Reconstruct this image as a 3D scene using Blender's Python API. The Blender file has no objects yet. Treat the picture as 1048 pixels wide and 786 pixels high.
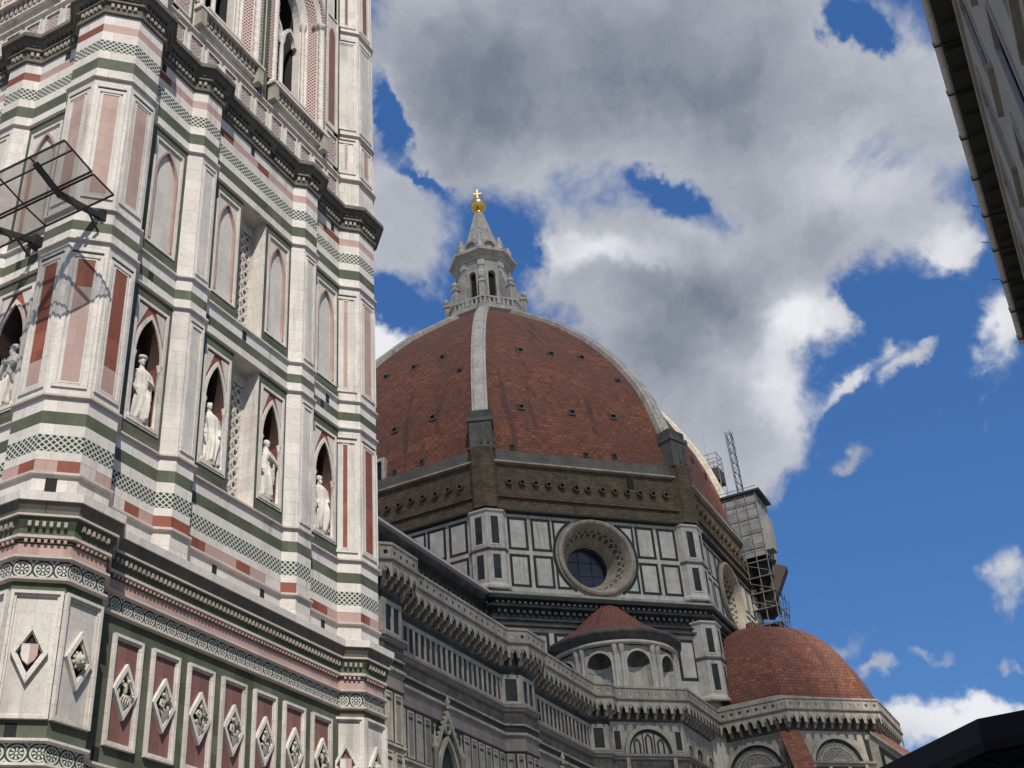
import bpy, math, random
from math import sin, cos, pi, radians, sqrt, hypot, atan2
from mathutils import Matrix, Vector
random.seed(11)
SC = bpy.context.scene
COL = SC.collection

# ------------------------------------------------------------------ camera, sky, sun, exposure
CAM = (-24.63, -27.05, 1.59)
yaw, pit, rol = radians(65.17), radians(32.11), radians(-4.85)
fwd = Vector((sin(yaw)*cos(pit), cos(yaw)*cos(pit), sin(pit)))
r0 = Vector((cos(yaw), -sin(yaw), 0)); u0 = r0.cross(fwd)
rv = r0*cos(rol) + u0*sin(rol); uv_ = -r0*sin(rol) + u0*cos(rol)
cd = bpy.data.cameras.new('camera'); cam = bpy.data.objects.new('camera', cd); COL.objects.link(cam)
cd.sensor_width = 36; cd.lens = 36*1.175; cd.clip_start = .1; cd.clip_end = 20000
mt = Matrix((rv, uv_, -fwd)).transposed().to_4x4(); mt.translation = CAM
cam.matrix_world = mt
SC.camera = cam
SUN_AZ, SUN_EL = radians(232), radians(50.3)          # azimuth from north, clockwise
sdir = Vector((sin(SUN_AZ)*cos(SUN_EL), cos(SUN_AZ)*cos(SUN_EL), sin(SUN_EL)))
ld = bpy.data.lights.new('sun', 'SUN'); ld.energy = 4.8; ld.angle = radians(.5); ld.color = (1, .945, .86)
sun = bpy.data.objects.new('sun', ld); COL.objects.link(sun)
sun.rotation_euler = sdir.to_track_quat('Z', 'Y').to_euler(); sun.location = (0, 0, 200)
SC.view_settings.view_transform = 'Standard'; SC.view_settings.look = 'None'
SC.view_settings.exposure = 0.0; SC.view_settings.gamma = 1
SC.view_settings.use_curve_mapping = False

class NT:
    """small node-graph helper"""
    def __init__(s, tree): s.t = tree; s.n = tree.nodes; s.l = tree.links
    def lk(s, a, b): s.l.new(a, b)
    def put(s, sock, v):
        if v is None: return
        if isinstance(v, bpy.types.NodeSocket): s.lk(v, sock)
        else: sock.default_value = v
    def m(s, op, a, b=None, c=None, clamp=False):
        n = s.n.new('ShaderNodeMath'); n.operation = op; n.use_clamp = clamp
        for i, v in enumerate((a, b, c)): s.put(n.inputs[i], v)
        return n.outputs[0]
    def v(s, op, a, b=None, sc=None):
        n = s.n.new('ShaderNodeVectorMath'); n.operation = op
        s.put(n.inputs[0], a); s.put(n.inputs[1], b)
        if sc is not None: s.put(n.inputs['Scale'], sc)
        return n.outputs['Value'] if op in ('DISTANCE', 'DOT_PRODUCT', 'LENGTH') else n.outputs[0]
    def mix(s, f, a, b, bt='MIX'):
        n = s.n.new('ShaderNodeMix'); n.data_type = 'RGBA'; n.blend_type = bt
        def c4(x): return (*x, 1) if isinstance(x, tuple) and len(x) == 3 else x
        s.put(n.inputs[0], f); s.put(n.inputs[6], c4(a)); s.put(n.inputs[7], c4(b)); return n.outputs[2]
    def noise(s, vec, scale, detail=4, rough=.55, dist=0, dim='3D'):
        n = s.n.new('ShaderNodeTexNoise'); n.noise_dimensions = dim
        s.lk(vec, n.inputs['Vector']); n.inputs['Scale'].default_value = scale; n.inputs['Detail'].default_value = detail
        n.inputs['Roughness'].default_value = rough; n.inputs['Distortion'].default_value = dist
        return n.outputs['Fac']
    def sm(s, x, a, b, o0=0., o1=1.):
        n = s.n.new('ShaderNodeMapRange'); n.interpolation_type = 'SMOOTHSTEP'
        s.put(n.inputs[0], x); n.inputs[1].default_value = a; n.inputs[2].default_value = b
        n.inputs[3].default_value = o0; n.inputs[4].default_value = o1; return n.outputs[0]
    def coord(s, w):
        n = s.n.new('ShaderNodeTexCoord'); return n.outputs[w]
    def sep(s, vec):
        n = s.n.new('ShaderNodeSeparateXYZ'); s.lk(vec, n.inputs[0]); return n.outputs
    def scale(s, vec, x, y, z):
        return s.v('MULTIPLY', vec, (x, y, z))

# ---- sky: Nishita atmosphere with broken cumulus
W = bpy.data.worlds.new('World'); SC.world = W; W.use_nodes = True
w = NT(W.node_tree); w.n.clear()
def build_sky():
    sky = w.n.new('ShaderNodeTexSky'); sky.sky_type = 'NISHITA'; sky.sun_disc = False
    sky.sun_elevation = SUN_EL; sky.sun_rotation = SUN_AZ; sky.air_density = 1.0; sky.dust_density = .4; sky.ozone_density = 2.0
    d = w.v('NORMALIZE', w.coord('Generated'))
    # deep clear-air blue
    base = w.mix(.5, w.mix(1.0, sky.outputs[0], (.62, .9, 1.12), 'MULTIPLY'), (.28, 1.05, 3.4))
    def cvec(seed, sc, det, rough=.6):
        n = w.n.new('ShaderNodeTexNoise'); n.noise_dimensions = '3D'
        w.lk(w.v('ADD', d, (seed, seed*.7, -seed)), n.inputs['Vector'])
        n.inputs['Scale'].default_value = sc; n.inputs['Detail'].default_value = det; n.inputs['Roughness'].default_value = rough
        return n
    n1 = cvec(3.1, 5.0, 5); n2 = cvec(9.4, 22., 5, .62)
    wob = w.v('ADD', w.v('SCALE', w.v('SUBTRACT', n1.outputs['Color'], (.5, .5, .5)), sc=.12),
              w.v('SCALE', w.v('SUBTRACT', n2.outputs['Color'], (.5, .5, .5)), sc=.05))
    dw = w.v('ADD', d, wob)
    def field(blobs):
        acc = None
        for (az, el, rx, ry, ang, wt) in blobs:
            c, e1, e2 = blob_axes(az, el, ang)
            q = w.v('SUBTRACT', dw, tuple(c))
            a = w.v('DOT_PRODUCT', q, tuple(e1/radians(rx))); b = w.v('DOT_PRODUCT', q, tuple(e2/radians(ry)))
            r2 = w.m('MULTIPLY_ADD', a, a, w.m('MULTIPLY', b, b))
            g = w.m('MULTIPLY', w.m('POWER', 2.71828, w.m('MULTIPLY', r2, -1.)), wt)
            # only the half of the sky that faces the cloud
            acc = g if acc is None else w.m('ADD', acc, g)
        return acc
    F = field(CLOUDS)
    fine = w.noise(w.v('ADD', d, (1.7, 4.2, .3)), 9., 12, .66, .4)
    fine2 = w.noise(w.v('ADD', d, (7.7, 1.2, 2.3)), 4.5, 6, .6, .2)
    # elsewhere in the sky: scattered cumulus of the same kind
    inview = w.sm(w.v('DOT_PRODUCT', d, (.769, .356, .531)), .72, .86)
    amb = w.sm(fine2, .42, .62)
    dens = w.m('ADD', w.m('MULTIPLY', F, inview), w.m('MULTIPLY', amb, w.m('SUBTRACT', 1., inview)))
    dn = w.m('ADD', dens, w.m('MULTIPLY', w.m('SUBTRACT', fine, .5), 1.7))
    alpha = w.sm(dn, .2, .82)
    # cloud tone: thick bases grey, thin rims and sunlit towers white
    bright = w.m('MULTIPLY', field(BRIGHT), inview)
    n3 = w.noise(w.v('ADD', dw, (2.7, 9.2, 5.3)), 8., 9, .62, .3)
    shade = w.m('ADD', w.m('MULTIPLY', dens, -.26), w.m('ADD', w.m('MULTIPLY', w.m('SUBTRACT', n3, .5), .72), .58))
    shade = w.m('ADD', shade, bright, clamp=True)
    ccol = w.mix(shade, (1.5, 1.75, 2.3), (6.9, 7.0, 7.3))
    out = w.mix(alpha, base, ccol)
    bg = w.n.new('ShaderNodeBackground'); bg.inputs[1].default_value = .12; w.lk(out, bg.inputs[0])
    wo = w.n.new('ShaderNodeOutputWorld'); w.lk(bg.outputs[0], wo.inputs[0])
def blob_axes(az, el, tilt):
    az, el, t = radians(az), radians(el), radians(tilt)
    c = Vector((sin(az)*cos(el), cos(az)*cos(el), sin(el))); e = Vector((cos(az), -sin(az), 0)); n = e.cross(c)
    return c, e*cos(t)+n*sin(t), -e*sin(t)+n*cos(t)
# cloud masses: azimuth, elevation, half-widths, tilt (all degrees), weight
CLOUDS = [
    (73.5, 47.4, 11.56, 3.86, -11, 1.00), (62.2, 47.9, 3.57, 3.02, -2, 0.80), (84.0, 43.9, 5.64, 2.96, -28, 0.80), (72.6, 43.5, 8.60, 2.66, -10, 0.85), (64.4, 44.2, 3.18, 2.22, -4, 0.65),
    (82.1, 38.5, 4.42, 2.64, -31, 0.90), (75.1, 35.8, 5.50, 2.73, -46, 0.95), (74.6, 31.0, 4.56, 3.45, -30, 1.00), (80.2, 34.9, 3.11, 2.71, -14, 0.90), (69.6, 37.5, 2.77, 1.84, -8, 0.70),
    (84.2, 36.1, 1.74, 1.15, -27, 0.50), (59.8, 39.9, 2.30, 2.95, 14, 0.95), (58.4, 34.6, 2.03, 1.20, -1, 0.95), (72.2, 32.5, 5.54, 2.54, -49, 0.60), (78.0, 28.1, 1.96, 2.50, -11, 0.70),
    (82.0, 32.5, 1.32, 1.43, -35, 0.85), (88.5, 35.9, 2.57, 1.10, -50, 0.70), (89.2, 34.2, 1.07, 0.87, -19, 0.70), (91.7, 39.8, 2.43, 2.94, -23, 0.65), (83.2, 29.5, 2.02, 0.53, 27, 0.85),
    (86.2, 29.7, 1.03, 0.48, 26, 0.75), (83.0, 26.0, 1.03, 0.62, 2, 0.75), (90.9, 29.5, 1.36, 1.55, -19, 0.85), (88.0, 18.9, 1.18, 1.42, -13, 0.80), (84.3, 13.6, 3.80, 1.08, -1, 1.25),
    (79.2, 18.5, 1.79, 0.65, -14, 0.75), (81.4, 16.5, 0.98, 0.38, -20, 0.50), (84.3, 16.0, 0.99, 0.37, 5, 0.50), (87.1, 16.0, 0.62, 0.41, -11, 0.60), (88.9, 44.8, 1.19, 0.81, -41, -1.35),
    (75.7, 40.0, 1.82, 0.76, -27, -1.00), (58.5, 45.5, 0.54, 1.84, 15, -1.10), (61.1, 42.7, 1.36, 0.45, -32, -0.85), (66.4, 38.7, 1.01, 1.29, 24, -0.90), (58.8, 36.5, 1.56, 0.65, -1, -0.90),
    (86.1, 32.3, 2.12, 1.15, -27, -0.50), (78.2, 37.9, 0.99, 0.63, -13, -0.20)]
BRIGHT = [
    (71.1, 37.7, 2.67, 0.69, -13, 0.60), (81.7, 32.3, 1.24, 1.43, -34, 0.85), (79.1, 29.5, 1.51, 2.09, -12, 0.50), (89.0, 34.4, 1.24, 1.04, -19, 0.55), (84.3, 13.6, 4.14, 1.46, -10, 0.70),
    (90.8, 29.8, 1.44, 1.72, -19, 0.50), (76.3, 31.2, 1.81, 1.37, -31, 0.25), (58.4, 34.6, 1.84, 1.29, -1, 0.70), (83.7, 29.5, 2.61, 0.88, 22, 0.40), (86.5, 38.1, 3.01, 1.55, -34, 0.25),
    (60.1, 39.7, 1.65, 2.74, -2, 0.08), (69.4, 47.0, 7.63, 3.03, -8, -0.10), (78.8, 43.5, 5.31, 1.75, -14, -0.14), (75.0, 35.4, 3.20, 1.83, -31, -0.20), (88.0, 18.9, 1.18, 1.26, -13, 0.30)]
build_sky()

# ------------------------------------------------------------------ materials (base colours; a few carry painted shade)
def newmat(name):
    m = bpy.data.materials.new(name); m.use_nodes = True
    nt = NT(m.node_tree); b = m.node_tree.nodes['Principled BSDF']
    return m, nt, b
def bump(nt, b, h, strength=.3, dist=.02):
    n = nt.n.new('ShaderNodeBump'); n.inputs['Strength'].default_value = strength; n.inputs['Distance'].default_value = dist
    nt.lk(h, n.inputs['Height']); nt.lk(n.outputs[0], b.inputs['Normal'])
def bricks(nt, vec, bw, bh, mortar, c1=(1, 1, 1, 1), c2=(.8, .8, .8, 1), mc=(.5, .5, .5, 1), off=.5, sm=.1):
    n = nt.n.new('ShaderNodeTexBrick'); nt.lk(vec, n.inputs['Vector']); n.offset = off
    n.inputs['Color1'].default_value = c1; n.inputs['Color2'].default_value = c2; n.inputs['Mortar'].default_value = mc
    n.inputs['Scale'].default_value = 1.; n.inputs['Mortar Size'].default_value = mortar; n.inputs['Mortar Smooth'].default_value = sm
    n.inputs['Bias'].default_value = 0; n.inputs['Brick Width'].default_value = bw; n.inputs['Row Height'].default_value = bh
    return n
def stone(name, ca, cb, joint=(.9, .6), jm=.012, jdark=.6, var=.86, rough=.5, dirt=.35, dirtcol=(.12, .11, .095), bmp=.15, veins=0.):
    m, nt, b = newmat(name)
    P = nt.coord('Object'); UV = nt.coord('UV')
    f = nt.sm(nt.noise(P, .9, 5, .6), .3, .7)
    col = nt.mix(f, ca, cb)
    g = nt.noise(P, 9., 4, .65)
    col = nt.mix(1., col, nt.mix(g, (.86, .86, .86), (1.10, 1.10, 1.10)), 'MULTIPLY')
    if veins:
        vn = nt.m('ABSOLUTE', nt.m('SUBTRACT', nt.noise(P, 2.2, 6, .6, 1.2), .5))
        col = nt.mix(nt.m('MULTIPLY', nt.sm(vn, .03, .0), veins), col, (.28, .29, .29))
    if joint:
        bk = bricks(nt, UV, joint[0], joint[1], jm, c2=(var, var, var*.98, 1), mc=(jdark, jdark, jdark, 1))
        col = nt.mix(1., col, bk.outputs[0], 'MULTIPLY')
    # rain streaks and soot in their own patches
    st = nt.noise(nt.scale(P, 3.2, 3.2, .22), 1., 5, .6)
    pt = nt.noise(P, .35, 4, .6)
    dm = nt.m('MULTIPLY', nt.sm(st, .45, .75), nt.sm(pt, .38, .62))
    col = nt.mix(nt.m('MULTIPLY', dm, dirt), col, dirtcol)
    nt.lk(col, b.inputs['Base Color']); b.inputs['Roughness'].default_value = rough
    b.inputs['Specular IOR Level'].default_value = .2
    if bmp: bump(nt, b, g, bmp, .01)
    return m
MT = {}
MT['white'] = stone('white_marble', (.74, .695, .63), (.68, .615, .555), (.95, .42), .007, .62, .86, .7, .5, veins=.25)
MT['panelwhite'] = stone('pale_marble', (.67, .63, .56), (.56, .53, .48), (.7, 1.1), .006, .7, .9, .7, .42, veins=.25)
MT['green'] = stone('green_serpentine', (.085, .10, .066), (.14, .15, .105), (.8, .5), .008, .6, .7, .75, .2, (.03, .03, .03))
MT['red'] = stone('red_marble', (.31, .105, .065), (.25, .08, .055), (.55, .6), .007, .6, .7, .7, .2, (.06, .04, .035))
MT['pink'] = stone('pink_marble', (.52, .35, .30), (.45, .31, .27), (.5, .55), .007, .75, .8, .7, .3)
MT['maroon'] = stone('maroon_marble', (.275, .135, .115), (.21, .105, .092), (.4, .9), .006, .6, .8, .7, .25, (.06, .04, .04))
MT['rib'] = stone('rib_marble', (.66, .60, .495), (.52, .47, .385), (3., .8), .02, .5, .82, .7, .7, (.10, .095, .085))
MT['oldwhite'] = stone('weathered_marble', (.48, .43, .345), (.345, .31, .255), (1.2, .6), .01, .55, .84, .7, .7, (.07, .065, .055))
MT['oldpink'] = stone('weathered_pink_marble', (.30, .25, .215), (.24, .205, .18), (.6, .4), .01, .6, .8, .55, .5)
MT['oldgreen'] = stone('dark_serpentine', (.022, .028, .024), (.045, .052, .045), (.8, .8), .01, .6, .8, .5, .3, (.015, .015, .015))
MT['sooty'] = stone('soot_shade_stone', (.075, .070, .062), (.15, .14, .12), (.9, .4), .012, .5, .75, .7, .6, (.025, .024, .022), .4)  # soot-dark stone; above the tower panels it paints a shadow line
MT['lantern'] = stone('lantern_marble', (.60, .555, .475), (.46, .425, .36), (1.2, .7), .018, .5, .82, .7, .75, (.09, .085, .08))
MT['plaster'] = stone('ochre_plaster', (.46, .44, .385), (.38, .365, .32), None, rough=.9, dirt=.25)
MT['roughbrick'] = stone('rough_brown_masonry', (.19, .14, .088), (.12, .093, .062), (.55, .22), .03, .45, .6, .9, .6, (.03, .026, .02), .9)
MT['paving'] = stone('grey_paving', (.22, .21, .20), (.17, .165, .16), (1.2, .6), .012, .5, .85, .7, .3)
def flat(name, c, rough=.6, metal=0., nz=.15, sc=6.):
    m, nt, b = newmat(name); P = nt.coord('Object')
    g = nt.noise(P, sc, 4, .6)
    col = nt.mix(g, tuple(x*(1-nz) for x in c), tuple(min(1, x*(1+nz)) for x in c))
    nt.lk(col, b.inputs['Base Color']); b.inputs['Roughness'].default_value = rough; b.inputs['Metallic'].default_value = metal
    return m
MT['dark'] = flat('dark_interior', (.012, .011, .010), .9)  # near-black colour standing in for the shade inside openings
MT['iron'] = flat('black_iron', (.022, .020, .020), .55)
MT['steel'] = flat('galvanised_steel', (.30, .31, .32), .45, .7)
MT['gold'] = flat('gilded_copper', (.95, .62, .18), .28, 1., .1)
MT['lead'] = flat('lead_sheet', (.20, .205, .21), .5, .2)
MT['timber'] = flat('dark_timber', (.055, .040, .028), .8)
MT['shutter'] = flat('slate_blue_shutter', (.13, .135, .20), .6)
MT['gutter'] = flat('zinc_gutter', (.62, .57, .53), .5, .2)
MT['canvas'] = flat('black_canvas', (.010, .009, .010), .85)
MT['bronze'] = flat('brown_netting', (.045, .038, .030), .9)
MT['statue'] = stone('statue_marble', (.70, .66, .58), (.58, .54, .47), None, rough=.6, dirt=.75, dirtcol=(.08, .075, .065))
MT['relief'] = stone('relief_marble', (.50, .47, .38), (.38, .36, .30), None, rough=.55, dirt=.5, dirtcol=(.06, .055, .045))
def tile(name, ca, cb, cc, bw, bh):
    m, nt, b = newmat(name); UV = nt.coord('UV'); P = nt.coord('Object')
    wv = nt.v('ADD', UV, nt.v('SCALE', nt.v('SUBTRACT', nt_color(nt, P, 1.1), (.5, .5, .5)), sc=.16))
    bk = bricks(nt, wv, bw, bh, .03, (0, 0, 0, 1), (1, 1, 1, 1), (.5, .5, .5, 1), .5, .3)
    col = nt.mix(bk.outputs[0], ca, cb)
    wn = nt.n.new('ShaderNodeTexWhiteNoise'); fl = nt.v('FLOOR', nt.v('DIVIDE', UV, (bw*1.0, bh, 1.))); nt.lk(fl, wn.inputs['Vector'])
    col = nt.mix(1., col, nt.mix(wn.outputs[0], (.66, .63, .60), (1.32, 1.24, 1.18)), 'MULTIPLY')
    big = nt.sm(nt.noise(P, .16, 5, .65), .35, .68)
    col = nt.mix(nt.m('MULTIPLY', big, .75), col, cc)
    g = nt.noise(P, 4.5, 4, .7)
    col = nt.mix(1., col, nt.mix(g, (.55, .55, .55), (1.35, 1.35, 1.35)), 'MULTIPLY')
    col = nt.mix(nt.m('MULTIPLY', bk.outputs[1], .7), col, (.04, .026, .02))
    st = nt.sm(nt.noise(nt.scale(UV, .9, .055, 1.), 1., 3, .6), .57, .68)
    col = nt.mix(nt.m('MULTIPLY', st, .6), col, (.05, .032, .026))
    nt.lk(col, b.inputs['Base Color']); b.inputs['Roughness'].default_value = .85
    hb = nt.m('ADD', nt.m('MULTIPLY', bk.outputs[1], -1.), nt.m('MULTIPLY', g, .6))
    bump(nt, b, hb, .6, .08)
    return m
def nt_color(nt, P, sc):
    n = nt.n.new('ShaderNodeTexNoise'); nt.lk(P, n.inputs['Vector']); n.inputs['Scale'].default_value = sc
    n.inputs['Detail'].default_value = 3; return n.outputs['Color']
MT['tile'] = tile('dome_tiles', (.205, .072, .034), (.265, .094, .045), (.155, .064, .038), .55, .44)
MT['tile2'] = tile('small_roof_tiles', (.19, .066, .036), (.265, .094, .050), (.155, .064, .042), .42, .34)
def lattice(name, kind, cell, hgt, fg=(.58, .56, .50), bgc=(.045, .062, .045)):
    m, nt, b = newmat(name); UV = nt.coord('UV'); s = nt.sep(UV); P = nt.coord('Object')
    u = nt.m('DIVIDE', s[0], cell); v = nt.m('DIVIDE', s[1], cell)
    if kind == 'x':
        p = nt.m('ADD', u, v); q = nt.m('SUBTRACT', u, v)
        lp = nt.m('PINGPONG', p, .5); lq = nt.m('PINGPONG', q, .5)
        mn = nt.m('MINIMUM', lp, lq)
        mk = nt.sm(mn, .155, .115)
        # small tile in each lozenge
        dot = nt.sm(nt.m('MINIMUM', nt.m('SUBTRACT', .5, lp), nt.m('SUBTRACT', .5, lq)), .07, .09)
    else:
        fu = nt.m('SUBTRACT', nt.m('FRACT', u), .5); fv = nt.m('SUBTRACT', nt.m('FRACT', v), .5)
        r = nt.m('SQRT', nt.m('ADD', nt.m('MULTIPLY', fu, fu), nt.m('MULTIPLY', fv, fv)))
        th = nt.m('ARCTAN2', fv, fu)
        pet = nt.m('GREATER_THAN', nt.m('COSINE', nt.m('MULTIPLY', th, 8.)), 0.)
        ring = nt.m('MULTIPLY', nt.sm(r, .34, .36), nt.sm(r, .45, .43))
        star = nt.m('MULTIPLY', pet, nt.m('MULTIPLY', nt.sm(r, .12, .14), nt.sm(r, .32, .30)))
        cn = nt.m('MULTIPLY', nt.sm(r, .53, .56), nt.sm(r, .66, .62))
        mk = nt.m('MAXIMUM', nt.m('MAXIMUM', ring, star), nt.m('MAXIMUM', cn, nt.sm(r, .085, .06)))
    g = nt.noise(P, 7., 4, .6)
    col = nt.mix(mk, bgc, fg)
    col = nt.mix(1., col, nt.mix(g, (.75, .75, .75), (1.15, 1.15, 1.15)), 'MULTIPLY')
    nt.lk(col, b.inputs['Base Color']); b.inputs['Roughness'].default_value = .8; b.inputs['Specular IOR Level'].default_value = .15
    return m
MT['lat'] = lattice('inlay_lattice', 'x', .165, .45)
MT['ros'] = lattice('inlay_rosettes', 'o', .40, .40)
MT['mosaic'] = lattice('inlay_stars', 'x', .17, .4, (.60, .56, .50), (.20, .055, .045))
MT['rosette'] = lattice('rosette_panel', 'o', .62, .62, (.50, .46, .42), (.30, .20, .18))
MT['intar'] = lattice('arch_inlay', 'o', .82, .82, (.36, .34, .30), (.07, .075, .065))
def glass(name, c):
    m, nt, b = newmat(name); b.inputs['Base Color'].default_value = (*c, 1); b.inputs['Roughness'].default_value = .12
    b.inputs['Specular IOR Level'].default_value = .6; return m
MT['glass'] = glass('blue_glass', (.010, .020, .050))
def mesh_mat(name, c, cell, th, a=.8):
    m, nt, b = newmat(name); UV = nt.coord('UV'); s = nt.sep(UV)
    mk = None
    for i in (0, 1):
        k = nt.m('LESS_THAN', nt.m('FRACT', nt.m('DIVIDE', s[i], cell)), th)
        mk = k if mk is None else nt.m('MAXIMUM', mk, k)
    b.inputs['Base Color'].default_value = (*c, 1); b.inputs['Roughness'].default_value = .6
    nt.lk(nt.m('MULTIPLY', mk, a), b.inputs['Alpha']); return m
MT['wiremesh'] = mesh_mat('fine_wire_mesh', (.16, .15, .15), .035, .36, .85)
MT['net'] = mesh_mat('scaffold_net', (.26, .26, .26), .12, .75, .93)
def sheet_mat():
    m, nt, b = newmat('patched_sheeting'); UV = nt.coord('UV'); P = nt.coord('Object')
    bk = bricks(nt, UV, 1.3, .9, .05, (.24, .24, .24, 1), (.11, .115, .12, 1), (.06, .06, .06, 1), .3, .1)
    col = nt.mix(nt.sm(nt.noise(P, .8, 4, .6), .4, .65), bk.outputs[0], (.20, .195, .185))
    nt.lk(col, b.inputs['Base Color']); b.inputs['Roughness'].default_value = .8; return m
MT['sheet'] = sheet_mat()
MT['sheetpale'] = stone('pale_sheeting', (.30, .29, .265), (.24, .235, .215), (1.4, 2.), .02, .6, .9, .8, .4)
MT['nicheshade'] = stone('niche_shade_stone', (.075, .042, .035), (.11, .062, .05), (.5, .4), .01, .6, .8, .8, .3, (.02, .02, .02))  # shade of the niches painted into a dark stone colour
MT['plinth'] = stone('grey_plinth_stone', (.17, .155, .13), (.12, .11, .095), (1.2, .6), .015, .6, .85, .8, .5, (.05, .045, .04))
MT['corn'] = stone('grey_carved_stone', (.20, .18, .15), (.13, .12, .10), (.6, .3), .01, .5, .8, .8, .4, (.04, .038, .033))
MT['coffer'] = lattice('coffered_stone', 'x', .8, .8, (.36, .32, .26), (.10, .09, .075))
MT['palepink'] = stone('pale_pink_marble', (.62, .53, .47), (.55, .47, .42), (1.4, .5), .007, .7, .85, .7, .35)
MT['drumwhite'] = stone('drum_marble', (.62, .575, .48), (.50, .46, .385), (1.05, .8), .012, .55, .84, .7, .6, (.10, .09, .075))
MT['splay'] = stone('brown_window_stone', (.42, .35, .265), (.32, .265, .20), (.8, .6), .015, .5, .8, .8, .6, (.07, .06, .045))
MT['sofw'] = flat('dark_soffit', (.042, .044, .036), .85)
# ------------------------------------------------------------------ mesh helpers
class Fr:
    """a wall's own axes: u to the right seen from outside, z up, n outwards"""
    def __init__(s, o, ang):
        s.o = o; s.n = (cos(ang), sin(ang)); s.u = (-sin(ang), cos(ang))
    def P(s, u, z, n=0.):
        return (s.o[0]+u*s.u[0]+n*s.n[0], s.o[1]+u*s.u[1]+n*s.n[1], z)
    def at(s, u, n=0.):
        f = Fr.__new__(Fr); p = s.P(u, 0, n); f.o = p[:2]; f.n = s.n; f.u = s.u; return f
class MB:
    def __init__(s): s.v = []; s.f = []; s.m = []; s.uv = []; s.sm = []; s.mats = []
    def mi(s, k):
        if k not in s.mats: s.mats.append(k)
        return s.mats.index(k)
    def face(s, pts, mat, uv=None, smooth=False):
        i = len(s.v); s.v += [tuple(p) for p in pts]; s.f.append(list(range(i, i+len(pts)))); s.m.append(s.mi(mat)); s.sm.append(smooth)
        if uv is None:
            a = Vector(pts[0]); nn = (Vector(pts[1])-a).cross(Vector(pts[-1])-a)
            if nn.length > 0: nn.normalize()
            if abs(nn.z) > .9: uv = [(p[0], p[1]) for p in pts]
            else:
                t = Vector((-nn.y, nn.x, 0)); t = t.normalized() if t.length > 1e-6 else Vector((1, 0, 0))
                b = nn.cross(t)
                uv = [(Vector(p).dot(t), Vector(p).dot(b)) for p in pts]
        s.uv += uv
    def grid(s, rows, mat, closed=False, smooth=True, uvs=None):
        """shared-vertex grid of rows of points"""
        i0 = len(s.v); n = len(rows[0])
        for r in rows: s.v += [tuple(p) for p in r]
        mi = s.mi(mat)
        for j in range(len(rows)-1):
            for i in range(n if closed else n-1):
                k = (i+1) % n
                s.f.append([i0+j*n+i, i0+j*n+k, i0+(j+1)*n+k, i0+(j+1)*n+i]); s.m.append(mi); s.sm.append(smooth)
                if uvs:
                    a = uvs[j][i]; b = uvs[j][i+1]; c = uvs[j+1][i+1]; d = uvs[j+1][i]
                    s.uv += [a, b, c, d]
                else: s.uv += [(i*.3, j*.3), (i*.3+.3, j*.3), (i*.3+.3, j*.3+.3), (i*.3, j*.3+.3)]
    # -- on a wall frame
    def rect(s, F, u0, u1, z0, z1, n, mat, uo=0., zo=0.):
        s.face([F.P(u0, z0, n), F.P(u1, z0, n), F.P(u1, z1, n), F.P(u0, z1, n)], mat, [(u0-uo, z0-zo), (u1-uo, z0-zo), (u1-uo, z1-zo), (u0-uo, z1-zo)])
    def box(s, F, u0, u1, z0, z1, n0, n1, mat, back=False):
        s.rect(F, u0, u1, z0, z1, n1, mat)
        s.face([F.P(u0, z0, n0), F.P(u0, z0, n1), F.P(u0, z1, n1), F.P(u0, z1, n0)], mat)
        s.face([F.P(u1, z0, n1), F.P(u1, z0, n0), F.P(u1, z1, n0), F.P(u1, z1, n1)], mat)
        s.face([F.P(u0, z1, n1), F.P(u1, z1, n1), F.P(u1, z1, n0), F.P(u0, z1, n0)], mat)
        s.face([F.P(u0, z0, n0), F.P(u1, z0, n0), F.P(u1, z0, n1), F.P(u0, z0, n1)], mat)
        if back: s.face([F.P(u1, z0, n0), F.P(u0, z0, n0), F.P(u0, z1, n0), F.P(u1, z1, n0)], mat)
    def frame(s, F, u0, u1, z0, z1, w, n0, n1, mat):
        O = [(u0, z0), (u1, z0), (u1, z1), (u0, z1)]; I = [(u0+w, z0+w), (u1-w, z0+w), (u1-w, z1-w), (u0+w, z1-w)]
        s.ring(F, O, I, n0, n1, mat)
    def ring(s, F, O, I, n0, n1, mat, closed=True, smooth=False):
        n = len(O); rng = range(n) if closed else range(n-1)
        for i in rng:
            k = (i+1) % n
            s.face([F.P(*O[i], n1), F.P(*O[k], n1), F.P(*I[k], n1), F.P(*I[i], n1)], mat)
            s.face([F.P(*O[i], n0), F.P(*O[k], n0), F.P(*O[k], n1), F.P(*O[i], n1)], mat, smooth=smooth)
            s.face([F.P(*I[k], n0), F.P(*I[i], n0), F.P(*I[i], n1), F.P(*I[k], n1)], mat, smooth=smooth)
        if not closed:
            for q, fl in ((0, 0), (n-1, 1)):
                p = [F.P(*O[q], n0), F.P(*O[q], n1), F.P(*I[q], n1), F.P(*I[q], n0)]
                s.face(p[::-1] if fl else p, mat)
    def prism(s, F, pts, n0, n1, mat, side=None):
        s.face([F.P(u, z, n1) for u, z in pts], mat, [(u, z) for u, z in pts])
        n = len(pts)
        for i in range(n):
            k = (i+1) % n
            s.face([F.P(*pts[i], n0), F.P(*pts[k], n0), F.P(*pts[k], n1), F.P(*pts[i], n1)], side or mat)
    def reveal(s, F, pts, n0, n1, mat, smooth=False):
        """inner sides of an opening, following pts left to right"""
        for a, b in zip(pts, pts[1:]):
            s.face([F.P(*a, n1), F.P(*b, n1), F.P(*b, n0), F.P(*a, n0)], mat, smooth=smooth)
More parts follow.
